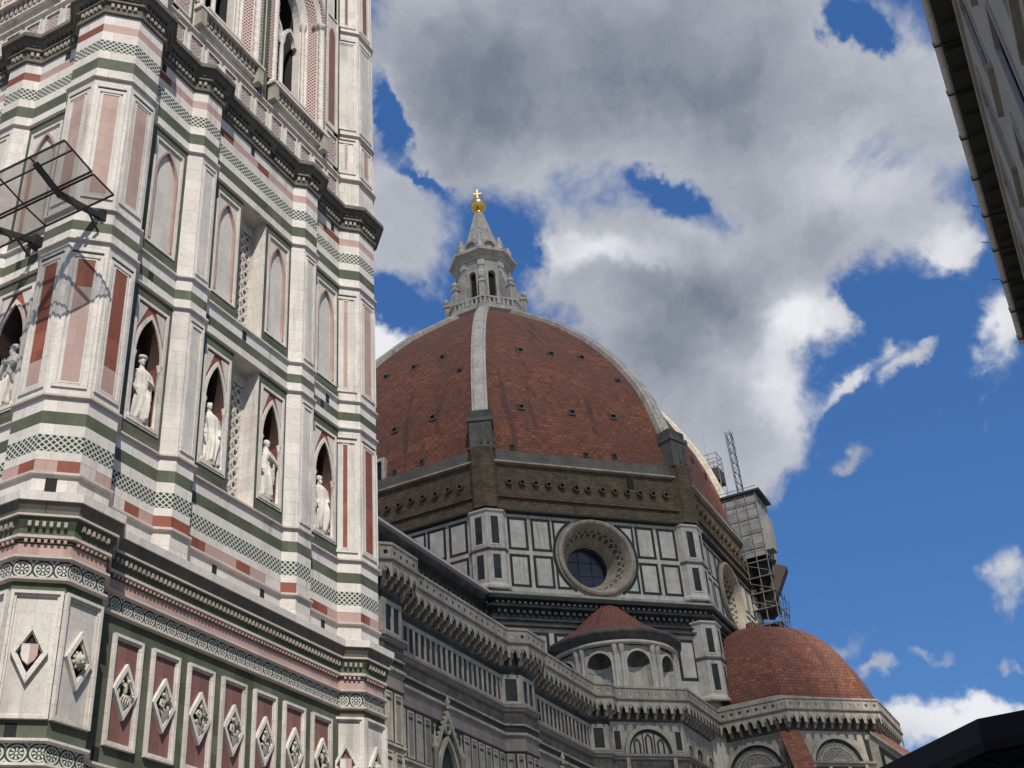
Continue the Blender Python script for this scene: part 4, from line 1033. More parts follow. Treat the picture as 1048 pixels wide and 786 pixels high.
m.lathe(LC, [(1.18*sin(pi*i/18), 116.8-1.18*cos(pi*i/18)) for i in range(19)], 28, 'gold'); bl = m.obj('gilded_ball', LN)
m = MB(); F = Fr(LC, radians(205)); m.lathe(LC, [(.25, 117.9), (.16, 118.2), (.1, 118.3)], 10, 'gold'); m.box(F, -.11, .11, 118.2, 119.9, -.08, .08, 'gold', True); m.box(F, -.62, .62, 119.0, 119.18, -.085, .085, 'gold', True)
for u, z in ((-.66, 119.09), (.66, 119.09), (0, 119.96)): m.blob(F.P(u, z, 0), .13, .13, .13, 'gold', 10)
m.obj('cross', bl)

# -- nave: south aisle, gallery, clerestory
PW = []
for xc in (17.5, 36.5, 55.5): PW += [(xc-2.2, 12), (xc-1.1, 10.9), (xc+1.1, 10.9), (xc+2.2, 12)]
PATH = [(6, 12)]+PW+[(69.4, 12), (70.5, 10.9), (71.4, 10.9), (76.2, 6.1), (85.2, 6.1), (85.2, -.97), (91.53, -7.3), (100.47, -7.3), (106.8, -.97), (106.8, 6.1), (112, 6.1)]
def segfr(a, b):
    return Fr(((a[0]+b[0])/2, (a[1]+b[1])/2), atan2(-(b[0]-a[0]), b[1]-a[1])), hypot(b[0]-a[0], b[1]-a[1])
m = MB()
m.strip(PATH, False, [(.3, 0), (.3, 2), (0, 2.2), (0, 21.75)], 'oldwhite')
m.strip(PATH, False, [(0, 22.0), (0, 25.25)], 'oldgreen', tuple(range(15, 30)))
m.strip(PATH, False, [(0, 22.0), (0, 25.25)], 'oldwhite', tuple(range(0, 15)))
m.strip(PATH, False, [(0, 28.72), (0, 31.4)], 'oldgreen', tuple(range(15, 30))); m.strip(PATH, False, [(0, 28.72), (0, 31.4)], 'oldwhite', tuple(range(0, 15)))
m.strip(PATH, False, [(0, 31.4), (0, 33.0)], 'sooty')  # darker wall band behind the gallery brackets
m.obj('aisle_wall', CA)
m = MB()
m.strip(PATH, False, [(0, 21.75), (.18, 21.8), (.18, 21.95), (0, 22.0)], 'oldwhite')
m.strip(PATH, False, [(0, 25.25), (.12, 25.3), (.12, 25.5), (.05, 25.55)], 'oldpink'); m.strip(PATH, False, [(.05, 25.55), (.05, 26.35)], 'oldpink'); m.strip(PATH, False, [(.05, 26.35), (.25, 26.4), (.25, 26.58), (.08, 26.62)], 'oldwhite')
m.strip(PATH, False, [(.08, 26.62), (.08, 27.1)], 'oldgreen'); m.strip(PATH, False, [(.08, 27.1), (.2, 27.12), (.2, 27.22), (.1, 27.26)], 'oldwhite'); m.strip(PATH, False, [(.1, 27.26), (.1, 28.1)], 'sooty')
m.strip(PATH, False, [(.1, 28.1), (.25, 28.2), (.25, 28.32), (.38, 28.4), (.38, 28.58), (.0, 28.72)], 'oldpink')
m.obj('moulding', CA)
m = MB()                                              # white strips between dark panels under the gallery
for i, (a, b) in enumerate(zip(PATH, PATH[1:])):
    if i > 14: continue
    F, L = segfr(a, b); m.box(F, -L/2, L/2, 30.62, 30.95, 0, .06, 'oldwhite'); m.box(F, -L/2, L/2, 28.73, 28.95, 0, .06, 'oldwhite')
    if L > 3:
        n = round(L/.72); p = L/n
        for q in range(n+1): u = max(-L/2+.1, min(L/2-.1, -L/2+q*p)); m.box(F, u-.13, u+.13, 28.95, 30.62, 0, .06, 'oldwhite')
    else:
        for u in (-L/2+.16, L/2-.16): m.box(F, u-.16, u+.16, 28.95, 30.62, 0, .06, 'oldwhite')
        if L > 1.8: m.box(F, -.15, .15, 28.95, 30.62, 0, .06, 'oldwhite')
m.obj('striped_frieze', CA)
m = MB()                                              # framed panels of the wall below
for i, (a, b) in enumerate(zip(PATH, PATH[1:])):
    if i > 14: continue
    F, L = segfr(a, b); n = max(1, round(L/1.02)); p = L/n
    for q in range(n):
        u = -L/2+(q+.5)*p
        xw = F.P(u, 0, 0)[0]
        for z0, z1 in ((22.1, 25.1), (18.0, 21.55)):
            if any(abs(xw-w_) < 2.0 for w_ in (27, 44.6, 62.6)) and L > 3 and z0 < 24: continue
            h = p*.39; m.frame(F, u-h, u+h, z0, z1, .13, 0, .05, 'oldwhite'); m.rect(F, u-h+.13, u+h-.13, z0+.13, z1-.13, .012, 'oldpink' if q % 2 else 'oldwhite')
            m.box(F, u-h+.16, u+h-.16, z1-.55, z1-.4, .012, .04, 'oldgreen')
m.obj('wall_panels', CA)
for xw in (27, 44.6, 62.6):                            # gabled lancet windows
    F = Fr((xw, 12), -pi/2); m = MB(); zs, za = 21.4, 24.1; w_ = 1.15
    A = arch(0, w_, zs, za, 8); m.archwall(F, -2.0, 2.0, 14, 24.2, A, 14.5, .06, 'oldwhite')
    J = [(-w_, 14.5)]+A+[(w_, 14.5)]; m.reveal(F, J[::-1], .06, -.9, 'oldpink'); m.face([F.P(*p, -.9) for p in J[::-1]], 'dark')
    A2 = arch(0, w_+.28, zs, za+.34, 8); m.ring(F, [(-w_-.28, 14.5)]+A2+[(w_+.28, 14.5)], J, .06, .3, 'oldwhite', False)
    o = m.obj('aisle_window', CA)
    m = MB(); m.prism(F, [(-.95, 24.55), (.95, 24.55), (0, 25.9)], .062, .1, 'oldgreen'); m.ring(F, [(-1.85, 23.3), (0, 26.1), (1.85, 23.3)], [(-1.5, 23.3), (0, 25.6), (1.5, 23.3)], .1, .32, 'oldwhite', False)
    for t in range(7):
        for s in (-1, 1): u = s*(1.8-.255*t); m.blob(F.P(u, 23.55+.39*t, .22), .10, .10, .12, 'oldwhite', 6)
    x, y, _ = F.P(0, 0, .3); m.lathe((x, y), [(.12, 26.2), (.1, 26.5), (.22, 26.7), (.1, 26.85), (.05, 27.1)], 8, 'oldwhite')
    C = lambda r: [(r*cos(2*pi*i/12), 24.85+r*sin(2*pi*i/12)) for i in range(12)]
    m.ring(F, C(.36), C(.24), .1, .3, 'oldwhite'); m.obj('gable', o)
    m = MB(); x, y, _ = F.P(0, 0, -.4); m.lathe((x, y), [(.09, 14.5), (.09, 22)], 8, 'oldwhite'); m.ring(F, arch(-.57, .55, 21.6, 22.7, 6), arch(-.57, .42, 21.6, 22.5, 6), -.5, -.3, 'oldwhite', False); m.ring(F, arch(.57, .55, 21.6, 22.7, 6), arch(.57, .42, 21.6, 22.5, 6), -.5, -.3, 'oldwhite', False); m.obj('tracery', o)
    for s in (-1, 1):
        m = MB(); x, y, _ = F.P(s*1.75, 0, .25); m.lathe((x, y), [(.16, 14), (.16, 23.2), (.25, 23.3), (.25, 23.5), (.12, 23.6), (.04, 24.6), (.1, 24.7), (0, 24.9)], 8, 'oldwhite'); m.obj('pinnacle', o)
# bracketed gallery that runs round the whole building
GA = MB(); GA.strip(PATH, False, [(.0, 32.9), (.93, 32.93)], 'oldwhite'); GA = GA.obj('gallery', CA); cb = MB(); nbr = [0]; fa = MB(); bal = MB()
GP = offset(PATH, False, 1.05)
for i, (a, b) in enumerate(zip(PATH, PATH[1:])):
    F, L = segfr(a, b); g0, g1 = GP[i], GP[i+1]; G, LG = segfr(g0, g1)
    n = max(1, round(L/.86)); p = L/n
    for q in range(n+1):
        u = -L/2+q*p; w_ = .12
        pr = [(0, 31.6), (.24, 31.64), (.36, 31.92), (.6, 31.98), (.72, 32.26), (.98, 32.32), (1.02, 32.55), (1.02, 32.9), (0, 32.9)]
        Lf = [F.P(u-w_, z, nn) for nn, z in pr]; Rt = [F.P(u+w_, z, nn) for nn, z in pr]
        one = 3 <= i <= 21 and Lf[0][0] > 37 and nbr[0] < 100; tgt = MB() if one else cb
        tgt.face(Lf, 'oldwhite'); tgt.face(Rt[::-1], 'oldwhite')
        for j in range(len(pr)-1): tgt.face([Lf[j], Rt[j], Rt[j+1], Lf[j+1]], 'oldwhite')
        if one: tgt.obj('bracket', GA); nbr[0] += 1
    n = max(1, round(LG/.86)); p = LG/n
    for q in range(n):
        u = -LG/2+(q+.5)*p
        A = arch(u, p*.34, 32.05, 32.62, 3); fa.archwall(G, u-p/2, u+p/2, 31.9, 32.95, A, 31.9, 0, 'oldwhite')
        z0, z1, h = 33.12, 34.02, .14
        zc = (z0+z1)/2
        D = [(u-h, zc-h), (u+h, zc-h), (u+h, zc+h), (u-h, zc+h)]; R = [(u-p/2, z0), (u+p/2, z0), (u+p/2, z1), (u-p/2, z1)]
        bal.ring(G, R, D, -.14, -.02, 'oldwhite')
        bal.box(G, u-p/2-.04, u-p/2+.04, z0, z1, -.02, .03, 'oldwhite')
tag(cb.obj('bracket', GA), kind='stuff'); fa.obj('arcade', GA)
bal.obj('balustrade', GA)
m = MB()
m.strip(PATH, False, [(1.05, 32.95), (1.2, 33.0), (1.2, 33.1), (1.07, 33.12)], 'oldpink'); m.strip(PATH, False, [(.9, 34.02), (1.12, 34.03), (1.12, 34.2), (.88, 34.2), (.88, 34.03)], 'oldwhite'); m.strip(PATH, False, [(1.05, 33.12), (0.1, 33.13)], 'lead')
m.obj('rail', GA)
m = MB()                                              # aisle roof, nave wall and nave roof
m.face([(6, 12, 33.1), (70, 12, 33.1), (70, 21.6, 37.5), (6, 21.6, 37.5)], 'lead')
NP = [(6, 21.6), (71.5, 21.6)]
m.strip(NP, False, [(0, 33), (0, 41.6)], 'sooty')
m.strip(NP, False, [(0, 41.6), (.3, 41.7), (.3, 41.95), (.1, 42.0), (.1, 42.9), (.5, 43.2), (.5, 43.5), (.9, 43.9), (.9, 44.1)], 'oldgreen')
m.dentils(NP, False, .1, 42.5, 43.1, .35, .8, .55, 'sooty')
m.obj('nave_wall', CA)
m = MB()
m.strip(NP, False, [(.9, 44.1), (1.15, 44.3), (1.15, 44.5), (.9, 44.55)], 'sooty'); m.strip(NP, False, [(.95, 44.55), (1.5, 44.62), (1.5, 44.85)], 'gutter')
m.face([(6, 20.1, 44.86), (71.5, 20.1, 44.86), (71.5, DY, 49.6), (6, DY, 49.6)], 'tile2'); m.face([(6, DY, 49.6), (71.5, DY, 49.6), (71.5, 43.2, 44.86), (6, 43.2, 44.86)], 'tile2')
m.obj('nave_roof', CA)
m = MB(); m.face([(71.5, 43.2, 44.8), (6, 43.2, 44.8), (6, 43.2, 33), (71.5, 43.2, 33)], 'oldwhite'); m.face([(71.5, 43.2, 37), (6, 43.2, 37), (6, 51.2, 33), (71.5, 51.2, 33)], 'lead'); m.face([(71.5, 51.2, 33), (6, 51.2, 33), (6, 51.2, 0), (71.5, 51.2, 0)], 'oldwhite'); m.obj('north_wall', CA)
m = MB(); FF = Fr((6, DY), pi); m.box(FF, -20.5, 20.5, 0, 36, -2, 0, 'white'); m.box(FF, -11, 11, 36, 50.5, -2, 0, 'white'); m.obj('front_wall', CA)
# -- round chapel with a conical roof on the diagonal side of the drum
class Cyl:
    def __init__(s, c, R, a): s.c = c; s.R = R; s.a = a; s.n = (cos(a), sin(a)); s.u = (-sin(a), cos(a)); s.o = (c[0]+R*cos(a), c[1]+R*sin(a))
    def P(s, u, z, n=0.):
        t = s.a+u/s.R; r = s.R+n; return (s.c[0]+r*cos(t), s.c[1]+r*sin(t), z)
    def at(s, u, n=0): return Cyl(s.c, s.R, s.a+u/s.R)
EC = face_fr(SWF, AP_-.3).P(.55, 0, 0)[:2]; ER = 5.75
EX = MB(); A0, A1 = radians(225-92), radians(225+92)
EX.lathe(EC, [(ER+.35, 32.95), (ER+.35, 33.4), (ER, 33.5), (ER, 33.7)], 40, 'drumwhite', A0, A1)
EXO = EX.obj('round_chapel', CA)
for i in range(5):
    F = Cyl(EC, ER, radians(225-72+36*i)); hw = ER*radians(18); m = MB(); w_ = 1.12
    A = arch(0, w_, 36.75, 36.75+w_, 8); zb = 33.9
    for s in (-1, 1):                                  # curved wall beside the niche
        x0, x1 = (-hw, -w_) if s < 0 else (w_, hw)
    m.archwall(F, -hw, hw, 33.7, 38.5, A, zb, 0, 'drumwhite')
    J = [(-w_, zb)]+A+[(w_, zb)]; rows = []
    for t in range(7):                                 # half-round niche with a quarter-sphere head
        ph = pi*t/6; rows.append([F.P(-w_*cos(ph), z, -w_*1.1*sin(ph)) for z in (zb, 35, 36.75)])
    m.grid(rows, 'drumwhite', False)
    rows = []
    for t in range(7):
        ph = pi*t/6; rows.append([F.P(-w_*cos(ph)*cos(e), 36.75+w_*sin(e), -w_*1.1*sin(ph)*cos(e)) for e in [pi/2*j/6 for j in range(7)]])
    m.grid(rows, 'sooty', False)  # head is darker than the niche wall below
    A2 = arch(0, w_+.2, 36.75, 36.75+w_+.2, 8); m.ring(F, [(-w_-.22, zb)]+A2+[(w_+.22, zb)], J, 0, .1, 'drumwhite', False)
    m.obj('niche', EXO)
    for s in (-.3, .3):
        c_ = F.P(hw+s, 0, .06); m = MB(); m.lathe(c_[:2], [(.26, 33.7), (.26, 33.95), (.19, 34.05), (.17, 37.7), (.22, 37.8), (.28, 38.2), (.3, 38.45)], 10, 'drumwhite'); m.obj('half_column', EXO)
m = MB(); m.lathe(EC, [(ER, 38.5), (ER+.4, 38.52), (ER+.4, 38.8), (ER+.25, 38.85)], 40, 'drumwhite', A0, A1)
m.lathe(EC, [(ER+.25, 38.85), (ER+.25, 39.15), (ER+.8, 39.4), (ER+.85, 39.75), (ER+.6, 39.85)], 40, 'sooty', A0, A1); m.obj('chapel_cornice', EXO)
m = MB(); m.lathe(EC, [(ER+.6, 39.85), (ER*.66, 41.5), (ER*.33, 43.3), (ER*.16, 44.2), (.1, 44.5)], 40, 'tile2', A0, A1); m.obj('chapel_roof', EXO)
# -- south arm with its own tiled half dome
TC = (96.0, 3.5); TA = 10.8
TP = [(80, 6.2), (85.15, 6.2), (85.15, -.95), (91.5, -7.28), (100.4, -7.28), (106.7, -.95), (106.7, 6.2)]
TR = MB(); TR.strip([(84.6, 8), (84.6, -.7), (91.3, -6.8), (100.7, -6.8), (106.3, -.7), (106.3, 8)], False, [(0, 33), (0, 34.6)], 'oldwhite')
TRO = TR.obj('south_arm', CA)
m = MB(); prof = [(11.5*cos(t), 33.6+11.4*sin(t)) for t in [radians(d) for d in (0, 8, 16, 24, 32, 40, 48, 55, 62, 69, 76, 83, 90)]]
for k in range(8):
    a0 = k*pi/4-pi/8; P = lambda r, a, z: (TC[0]+r*cos(a), TC[1]+r*sin(a), z); acc = 0
    for (q0, z0), (q1, z1) in zip(prof, prof[1:]):
        d = hypot(q1-q0, z1-z0); h0, h1 = q0*sin(pi/8), q1*sin(pi/8)
        m.face([P(q0, a0, z0), P(q0, a0+pi/4, z0), P(q1, a0+pi/4, z1), P(q1, a0, z1)], 'tile2', [(-h0+k*40, acc), (h0+k*40, acc), (h1+k*40, acc+d), (-h1+k*40, acc+d)]); acc += d
m.obj('half_dome', TRO)
m = MB(); m.lathe(TC, [(.8, 44.6), (.8, 45.3), (.55, 45.5), (.45, 46.0), (.2, 46.1), (0, 46.2)], 12, 'tile2'); m.obj('finial', TRO)
def blind_arch(F, w_, zc, kind):
    m = MB(); A = arch(0, w_, zc, zc+w_, 10); O = arch(0, w_+.34, zc, zc+w_+.34, 10); J = [(-w_, zc-7)]+A+[(w_, zc-7)]
    m.ring(F, [(-w_-.34, zc-7)]+O+[(w_+.34, zc-7)], J, .0, .3, 'oldwhite', False)
    I2 = arch(0, w_-.2, zc, zc+w_-.2, 10); m.ring(F, J, [(-w_+.2, zc-7)]+I2+[(w_-.2, zc-7)], .0, .12, 'oldgreen', False)
    K = [(-w_+.2, zc-7)]+I2+[(w_-.2, zc-7)]
    m.face([F.P(*p, .02) for p in K[::-1]], 'intar' if kind == 'inlay' else 'oldwhite', [p for p in K[::-1]])
    if kind == 'inlay':
        r = w_*.36; B = arch(0, r, zc-.4, zc-.4+r, 8); B2 = arch(0, r+.3, zc-.4, zc-.1+r, 8)
        m.ring(F, [(-r-.3, zc-4)]+B2+[(r+.3, zc-4)], [(-r, zc-4)]+B+[(r, zc-4)], .02, .2, 'oldwhite', False)
        m.face([F.P(*p, .04) for p in ([(-r, zc-4)]+B+[(r, zc-4)])[::-1]], 'dark')
        b = arch(0, w_-.75, zc, zc+w_-.75, 10); b2 = arch(0, w_-.62, zc, zc+w_-.62, 10); m.ring(F, b2, b, .02, .07, 'oldwhite', False)
    else:
        for u, hh in ((-w_*.55, .8), (0, 1.0), (w_*.55, .8)):
            a = arch(u, w_*.17, zc+w_*hh-.9, zc+w_*hh-.35, 6); m.ring(F, [(u-w_*.17, zc-2)]+a+[(u+w_*.17, zc-2)], [(u-w_*.09, zc-2)]+arch(u, w_*.09, zc+w_*hh-.9, zc+w_*hh-.5, 6)+[(u+w_*.09, zc-2)], .02, .06, 'oldgreen', False)
        for u in (-w_*.26, w_*.26): m.box(F, u-.05, u+.05, zc-2, zc+w_*.9, .02, .07, 'oldgreen')
    return m.obj('blind_arch', TRO)
for a, b in (((85.2, 6.1), (85.2, -.97)), ((85.2, -.97), (91.53, -7.3)), ((91.53, -7.3), (100.47, -7.3))):
    F, L = segfr(a, b)
    blind_arch(F, 2.55, 28.1, 'inlay')
    for s in (-1, 1):
        m = MB(); u = s*3.75; T = [(u-.45*s, 28.6), (u+.1*s, 28.6), (u+.1*s, 30.7), (u-.6*s, 30.7)]
        m.prism(F, T if s < 0 else T[::-1], 0, .04, 'oldgreen'); m.box(F, s*4.2-.2, s*4.2+.2, 20, 31, 0, .1, 'oldwhite')
        m.box(F, *sorted((s*2.95, s*4.4)), 27.7, 28.2, 0, .14, 'oldwhite'); m.obj('spandrel_inlay', TRO)
F, L = segfr((71.4, 10.9), (76.2, 6.1)); blind_arch(F, 2.0, 28.75, 'plain')
for s in (-1, 1): m = MB(); m.frame(F, s*2.85-.38, s*2.85+.38, 28.9, 30.7, .1, 0, .05, 'oldwhite'); m.rect(F, s*2.85-.28, s*2.85+.28, 29.0, 30.6, .02, 'oldgreen'); m.obj('green_panel', TRO)
F, L = segfr((76.2, 6.1), (85.2, 6.1))
for u, w_ in ((-3.3, .8), (-.9, .95), (2.0, .8)):
    m = MB(); A = arch(u, w_, 29.1, 29.1+w_, 8); m.ring(F, [(u-w_, 24)]+A+[(u+w_, 24)], [(u-w_+.22, 24)]+arch(u, w_-.22, 29.1, 28.88+w_, 8)+[(u+w_-.22, 24)], 0, .14, 'oldwhite', False); K = [(u-w_+.22, 24)]+arch(u, w_-.22, 29.1, 28.88+w_, 8)+[(u+w_-.22, 24)]; m.face([F.P(*p, .02) for p in K[::-1]], 'oldgreen'); m.box(F, u-.06, u+.06, 24, 29.4, .02, .08, 'oldwhite'); m.obj('blind_arch', TRO)
for c_, d in (((85.2, -.97), 202.5), ((91.53, -7.3), 247.5), ((100.47, -7.3), 292.5)):   # sloping spurs with tiled backs
    a = radians(d); F = Fr(c_, a); m = MB(); hw = .75
    pr = [(-.3, 31.0), (.3, 31.0), (8.5, 23.2), (8.5, 10), (-.3, 10)]
    Lf = [F.P(-hw, z, n) for n, z in pr]; Rt = [F.P(hw, z, n) for n, z in pr]
    m.face(Lf[::-1], 'oldwhite'); m.face(Rt, 'oldwhite'); m.face([Lf[2], Lf[3], Rt[3], Rt[2]], 'oldwhite')
    o = m.obj('spur_buttress', TRO)
    m = MB(); e = hw+.16; q = [(.2, 31.35), (8.7, 23.25), (8.7, 22.95), (.2, 31.05)]
    A = [F.P(-e, z, n) for n, z in q]; B = [F.P(e, z, n) for n, z in q]
    for i in range(4): k_ = (i+1) % 4; m.face([A[i], A[k_], B[k_], B[i]], 'tile2' if i == 0 else 'oldpink', [(0, 0), (0, 11.5), (2*e, 11.5), (2*e, 0)] if i == 0 else None)
    m.face(A, 'oldwhite'); m.face(B[::-1], 'oldwhite'); m.obj('tiled_back', o)
    for s in (-1, 1):                                  # inlaid triangle on the flank
        G = Fr(F.P(s*hw, 0, 0)[:2], a+s*pi/2); x = lambda n: -s*n if s > 0 else n
        G = Fr(F.P(s*hw, 0, 0)[:2], a+s*pi/2); sg = -1 if s > 0 else 1
        T = [(sg*.7, 29.9), (sg*.7, 27.3), (sg*3.4, 27.3)]; I = [(sg*1.0, 29.1), (sg*1.0, 27.6), (sg*2.6, 27.6)]
        m = MB(); m.ring(G, T, I, 0, .05, 'oldgreen'); m.box(G, min(sg*.2, sg*5), max(sg*.2, sg*5), 26.5, 26.9, 0, .12, 'oldwhite'); m.obj('inlay', o)
# ------------------------------------------------------------------ builders' scaffolding on the far corner of the dome
def place(t):
    """children are modelled in world space; keep them there under a parent standing elsewhere"""
    for o in t.children: o.matrix_parent_inverse = Matrix.Translation(-t.location)
SB = thing('scaffold', 'sheeted grey scaffold tower with a flat roof clinging to the far corner of the dome', 'scaffolding', (107.5, 4, 44))
X0, X1, Y0, Y1, ZB, ZT = 104.9, 109.2, 2.3, 7.4, 57.0, 65.1
Wf = Fr((X0, (Y0+Y1)/2), pi); Sf = Fr(((X0+X1)/2, Y0), -pi/2); Ef = Fr((X1, (Y0+Y1)/2), 0)
m = MB(); hw = (Y1-Y0)/2
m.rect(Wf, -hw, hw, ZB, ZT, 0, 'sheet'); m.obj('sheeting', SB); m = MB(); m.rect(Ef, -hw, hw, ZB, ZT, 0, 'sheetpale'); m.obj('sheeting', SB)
m = MB(); hs = (X1-X0)/2; m.rect(Sf, -hs, hs, ZB, ZT, 0, 'sheetpale'); m.box(Sf, -hs+.2, -hs+2.0, 57.6, 61.8, 0, .9, 'sheetpale'); m.obj('sheeting', SB, 'pale sheeting on the south side')
m = MB(); m.bar((X0-.3, (Y0+Y1)/2-.2, ZT+.15), (X1+.4, (Y0+Y1)/2-.2, ZT+.05), hw*2+.9, .25, 'iron'); m.obj('roof', SB)
m = MB(); m.face([(X0, Y0, ZB), (X0, Y1, ZB), (X1, Y1, ZB), (X1, Y0, ZB)], 'iron'); m.obj('deck', SB)
m = MB()
for y in (Y0, Y0+1.25, Y0+2.5, Y0+3.75, Y1):
    m.tube([(X0-.08, y, 42), (X0-.08, y, ZT)], .05, 'steel', 5)
for x in (X0+1.5, X0+3, X1):
    m.tube([(x, Y0-.08, 44), (x, Y0-.08, ZT)], .05, 'steel', 5)
for z in [43+1.9*i for i in range(13)]:
    m.tube([(X0-.16, Y0-.3, z), (X0-.16, Y1+.2, z)], .045, 'steel', 5)
    if z < ZB: m.tube([(X0-.1, Y0-.16, z), (X1, Y0-.16, z)], .045, 'iron', 5); m.box(Wf, -hw, hw, z+.1, z+.18, -1.4, 0, 'timber', True)
for i in range(6): z = 44+2.2*i; m.tube([(X0-.1, Y0+.1, z), (X0-.1, Y1, z+2.2)], .04, 'steel', 5)
m.obj('tube_frame', SB)
for z in (46, 50, 54): m = MB(); m.rect(Fr((X0+1.5, (Y0+Y1)/2), pi), -hw, hw, z, z+3, 0, 'bronze'); m.obj('dark_netting', SB)
m = MB()                                               # sheeted chute that juts out below the deck
m.bar((107.0, 4.0, 50.5), (107.4, 3.4, 57.0), 2.4, 2.2, 'timber'); m.bar((106.4, 3.4, 51.4), (106.8, 1.2, 55.6), 1.8, 1.1, 'timber'); m.obj('chute', SB)
m = MB()
for q in range(5): m.tube([(106.6+q*.2, 2.8-.2*q, 48), (106.8+q*.2, 2.5-.25*q, 51.8)], .04, 'iron', 5)
for q in range(4): m.tube([(106.6, 2.8, 48.3+q*.8), (107.6, 1.7, 48.6+q*.8)], .035, 'iron', 5)
m.obj('hanging_rails', SB)
place(SB)
MA = thing('lattice_mast', 'slim steel lattice mast rising behind the roof of the scaffold tower', 'mast', (107.4, 4.5, 65.3))
m = MB(); a = .32
for sx in (-a, a):
    for sy in (-a, a): m.tube([(107.4+sx, 4.5+sy, 65.3), (107.4+sx, 4.5+sy+.2, 75.3)], .045, 'iron', 5)
m.obj('legs', MA)
m = MB()
for i in range(14):
    z = 65.4+.70*i; s = 1 if i % 2 else -1
    for sy in (-a, a): m.tube([(107.4-a*s, 4.5+sy, z), (107.4+a*s, 4.5+sy, z+.72)], .03, 'iron', 5)
    for sx in (-a, a): m.tube([(107.4+sx, 4.5-a*s, z), (107.4+sx, 4.5+a*s, z+.72)], .03, 'iron', 5)
m.obj('lacing', MA); place(MA)
WP = thing('work_platform', 'dark railed work platform on steel props beside the dome rib', 'platform', (108.2, 8.4, 66.5))
m = MB(); F = Fr((107.4, 8.4), pi); m.box(F, -1.7, 1.7, 69.2, 71.0, -2.2, 0, 'bronze', True); m.obj('deck', WP)
m = MB()
for u in (-1.7, -.6, .6, 1.7):
    for n in (0, -2.2): p = F.P(u, 0, n); m.tube([(p[0], p[1], 64.5), (p[0], p[1], 73.2)], .05, 'steel', 5)
for z in (71.6, 72.3, 73.0):
    for n in (0, -2.2): a_ = F.P(-1.7, z, n); b_ = F.P(1.7, z, n); m.tube([a_, b_], .045, 'steel', 5)
    for u in (-1.7, 1.7): m.tube([F.P(u, z, 0), F.P(u, z, -2.2)], .045, 'steel', 5)
for u in (-1.7, .5): m.tube([F.P(u, 65, 0), F.P(u+1.2, 69, 0)], .04, 'steel', 5)
m.tube([F.P(.4, 73, 0), F.P(.5, 76.2, 0)], .025, 'steel', 5)
m.obj('props_and_rails', WP); place(WP)

# ------------------------------------------------------------------ house at the right edge
HO = thing('town_house', 'shaded ochre town house at the right edge seen up under its eave', 'house', (-12, -30, 0))
HY = -28.55; HX0, HX1 = -34., 7.35; HZ = 19.55
F = Fr(((HX0+HX1)/2, HY), pi/2)                        # the front looks north; u runs west
hl = (HX1-HX0)/2; U = lambda x: -(x-(HX0+HX1)/2)
m = MB(); wins = []
cols = [6.0-2.75*i for i in range(15)]
rows = [(2.6, 5.0), (7.6, 10.2), (12.1, 14.6), (15.9, 18.2)]
edges = [HX1]+[v for c_ in cols for v in (c_+.5, c_-.5) if c_ > HX0+1]+[HX0]
for i in range(0, len(edges)-1):
    a, b = U(edges[i]), U(edges[i+1])
    if i % 2 == 0: m.rect(F, a, b, 0, HZ, 0, 'plaster')
    else:
        z = 0
        for z0, z1 in rows: m.rect(F, a, b, z, z0, 0, 'plaster'); wins.append((a, b, z0, z1)); z = z1
        m.rect(F, a, b, z, HZ, 0, 'plaster')
G = Fr((HX1, HY-6), 0); m.rect(G, -6, 6, 0, HZ, 0, 'plaster'); m.obj('wall', HO)
for a, b, z0, z1 in wins:
    m = MB(); m.reveal(F, [(b, z0), (b, z1), (a, z1), (a, z0), (b, z0)], 0, -.12, 'plaster'); m.rect(F, a, b, z0, z1, -.12, 'dark'); m.frame(F, a-.12, b+.12, z0-.1, z1+.12, .11, 0, .035, 'plaster')
    o = m.obj('window', HO)
    for s0, s1 in ((a+.02, (a+b)/2-.01), ((a+b)/2+.01, b-.02)):
        q = MB(); q.frame(F, s0, s1, z0+.02, z1-.02, .06, -.08, -.03, 'shutter'); n = int((z1-z0)/.11)
        for j in range(n): zz = z0+.1+j*(z1-z0-.2)/n; q.face([F.P(s0+.06, zz, -.035), F.P(s1-.06, zz, -.035), F.P(s1-.06, zz+.1, -.075), F.P(s0+.06, zz+.1, -.075)], 'shutter')
        q.obj('shutter', o)
    q = MB(); q.box(F, a-.15, b+.15, z0-.2, z0-.1, 0, .1, 'oldwhite'); q.obj('sill', o)
for z in (6.4, 11.2):
    m = MB(); m.box(F, U(HX1), -U(HX1), z, z+.22, 0, .06, 'oldwhite'); m.obj('string_course', HO)
m = MB(); m.box(F, U(HX1), -U(HX1), 18.9, 19.1, 0, .07, 'plaster'); m.obj('cornice', HO)
m = MB(); m.box(F, U(HX1)-.3, -U(HX1), HZ+.0, HZ+.06, -.3, .40, 'sofw', True)
for i in range(58): u = U(HX1)+.05+i*.72; m.box(F, u-.06, u+.06, HZ-.1, HZ, 0, .34, 'sofw')
m.obj('eave', HO)
m = MB(); gx = [HX1+.3, HX0]; rows_ = []
for x in gx: rows_.append([(x, HY+.46+.085*cos(t), HZ+.10+.085*sin(t)) for t in [pi+pi*i/8 for i in range(9)]])
m.grid(rows_, 'gutter', False); rows_ = []
m.tube([(HX1+.3, HY+.545, HZ+.105), (HX0, HY+.545, HZ+.105)], .014, 'gutter', 6)
for i in range(14):                                     # soldered joints
    x = HX1-.9-i*1.55+random.uniform(-.1, .1); m.tube([(x, HY+.46, HZ+.02), (x-.12, HY+.46, HZ+.02)], .06, 'gutter', 8)
m.obj('gutter', HO)
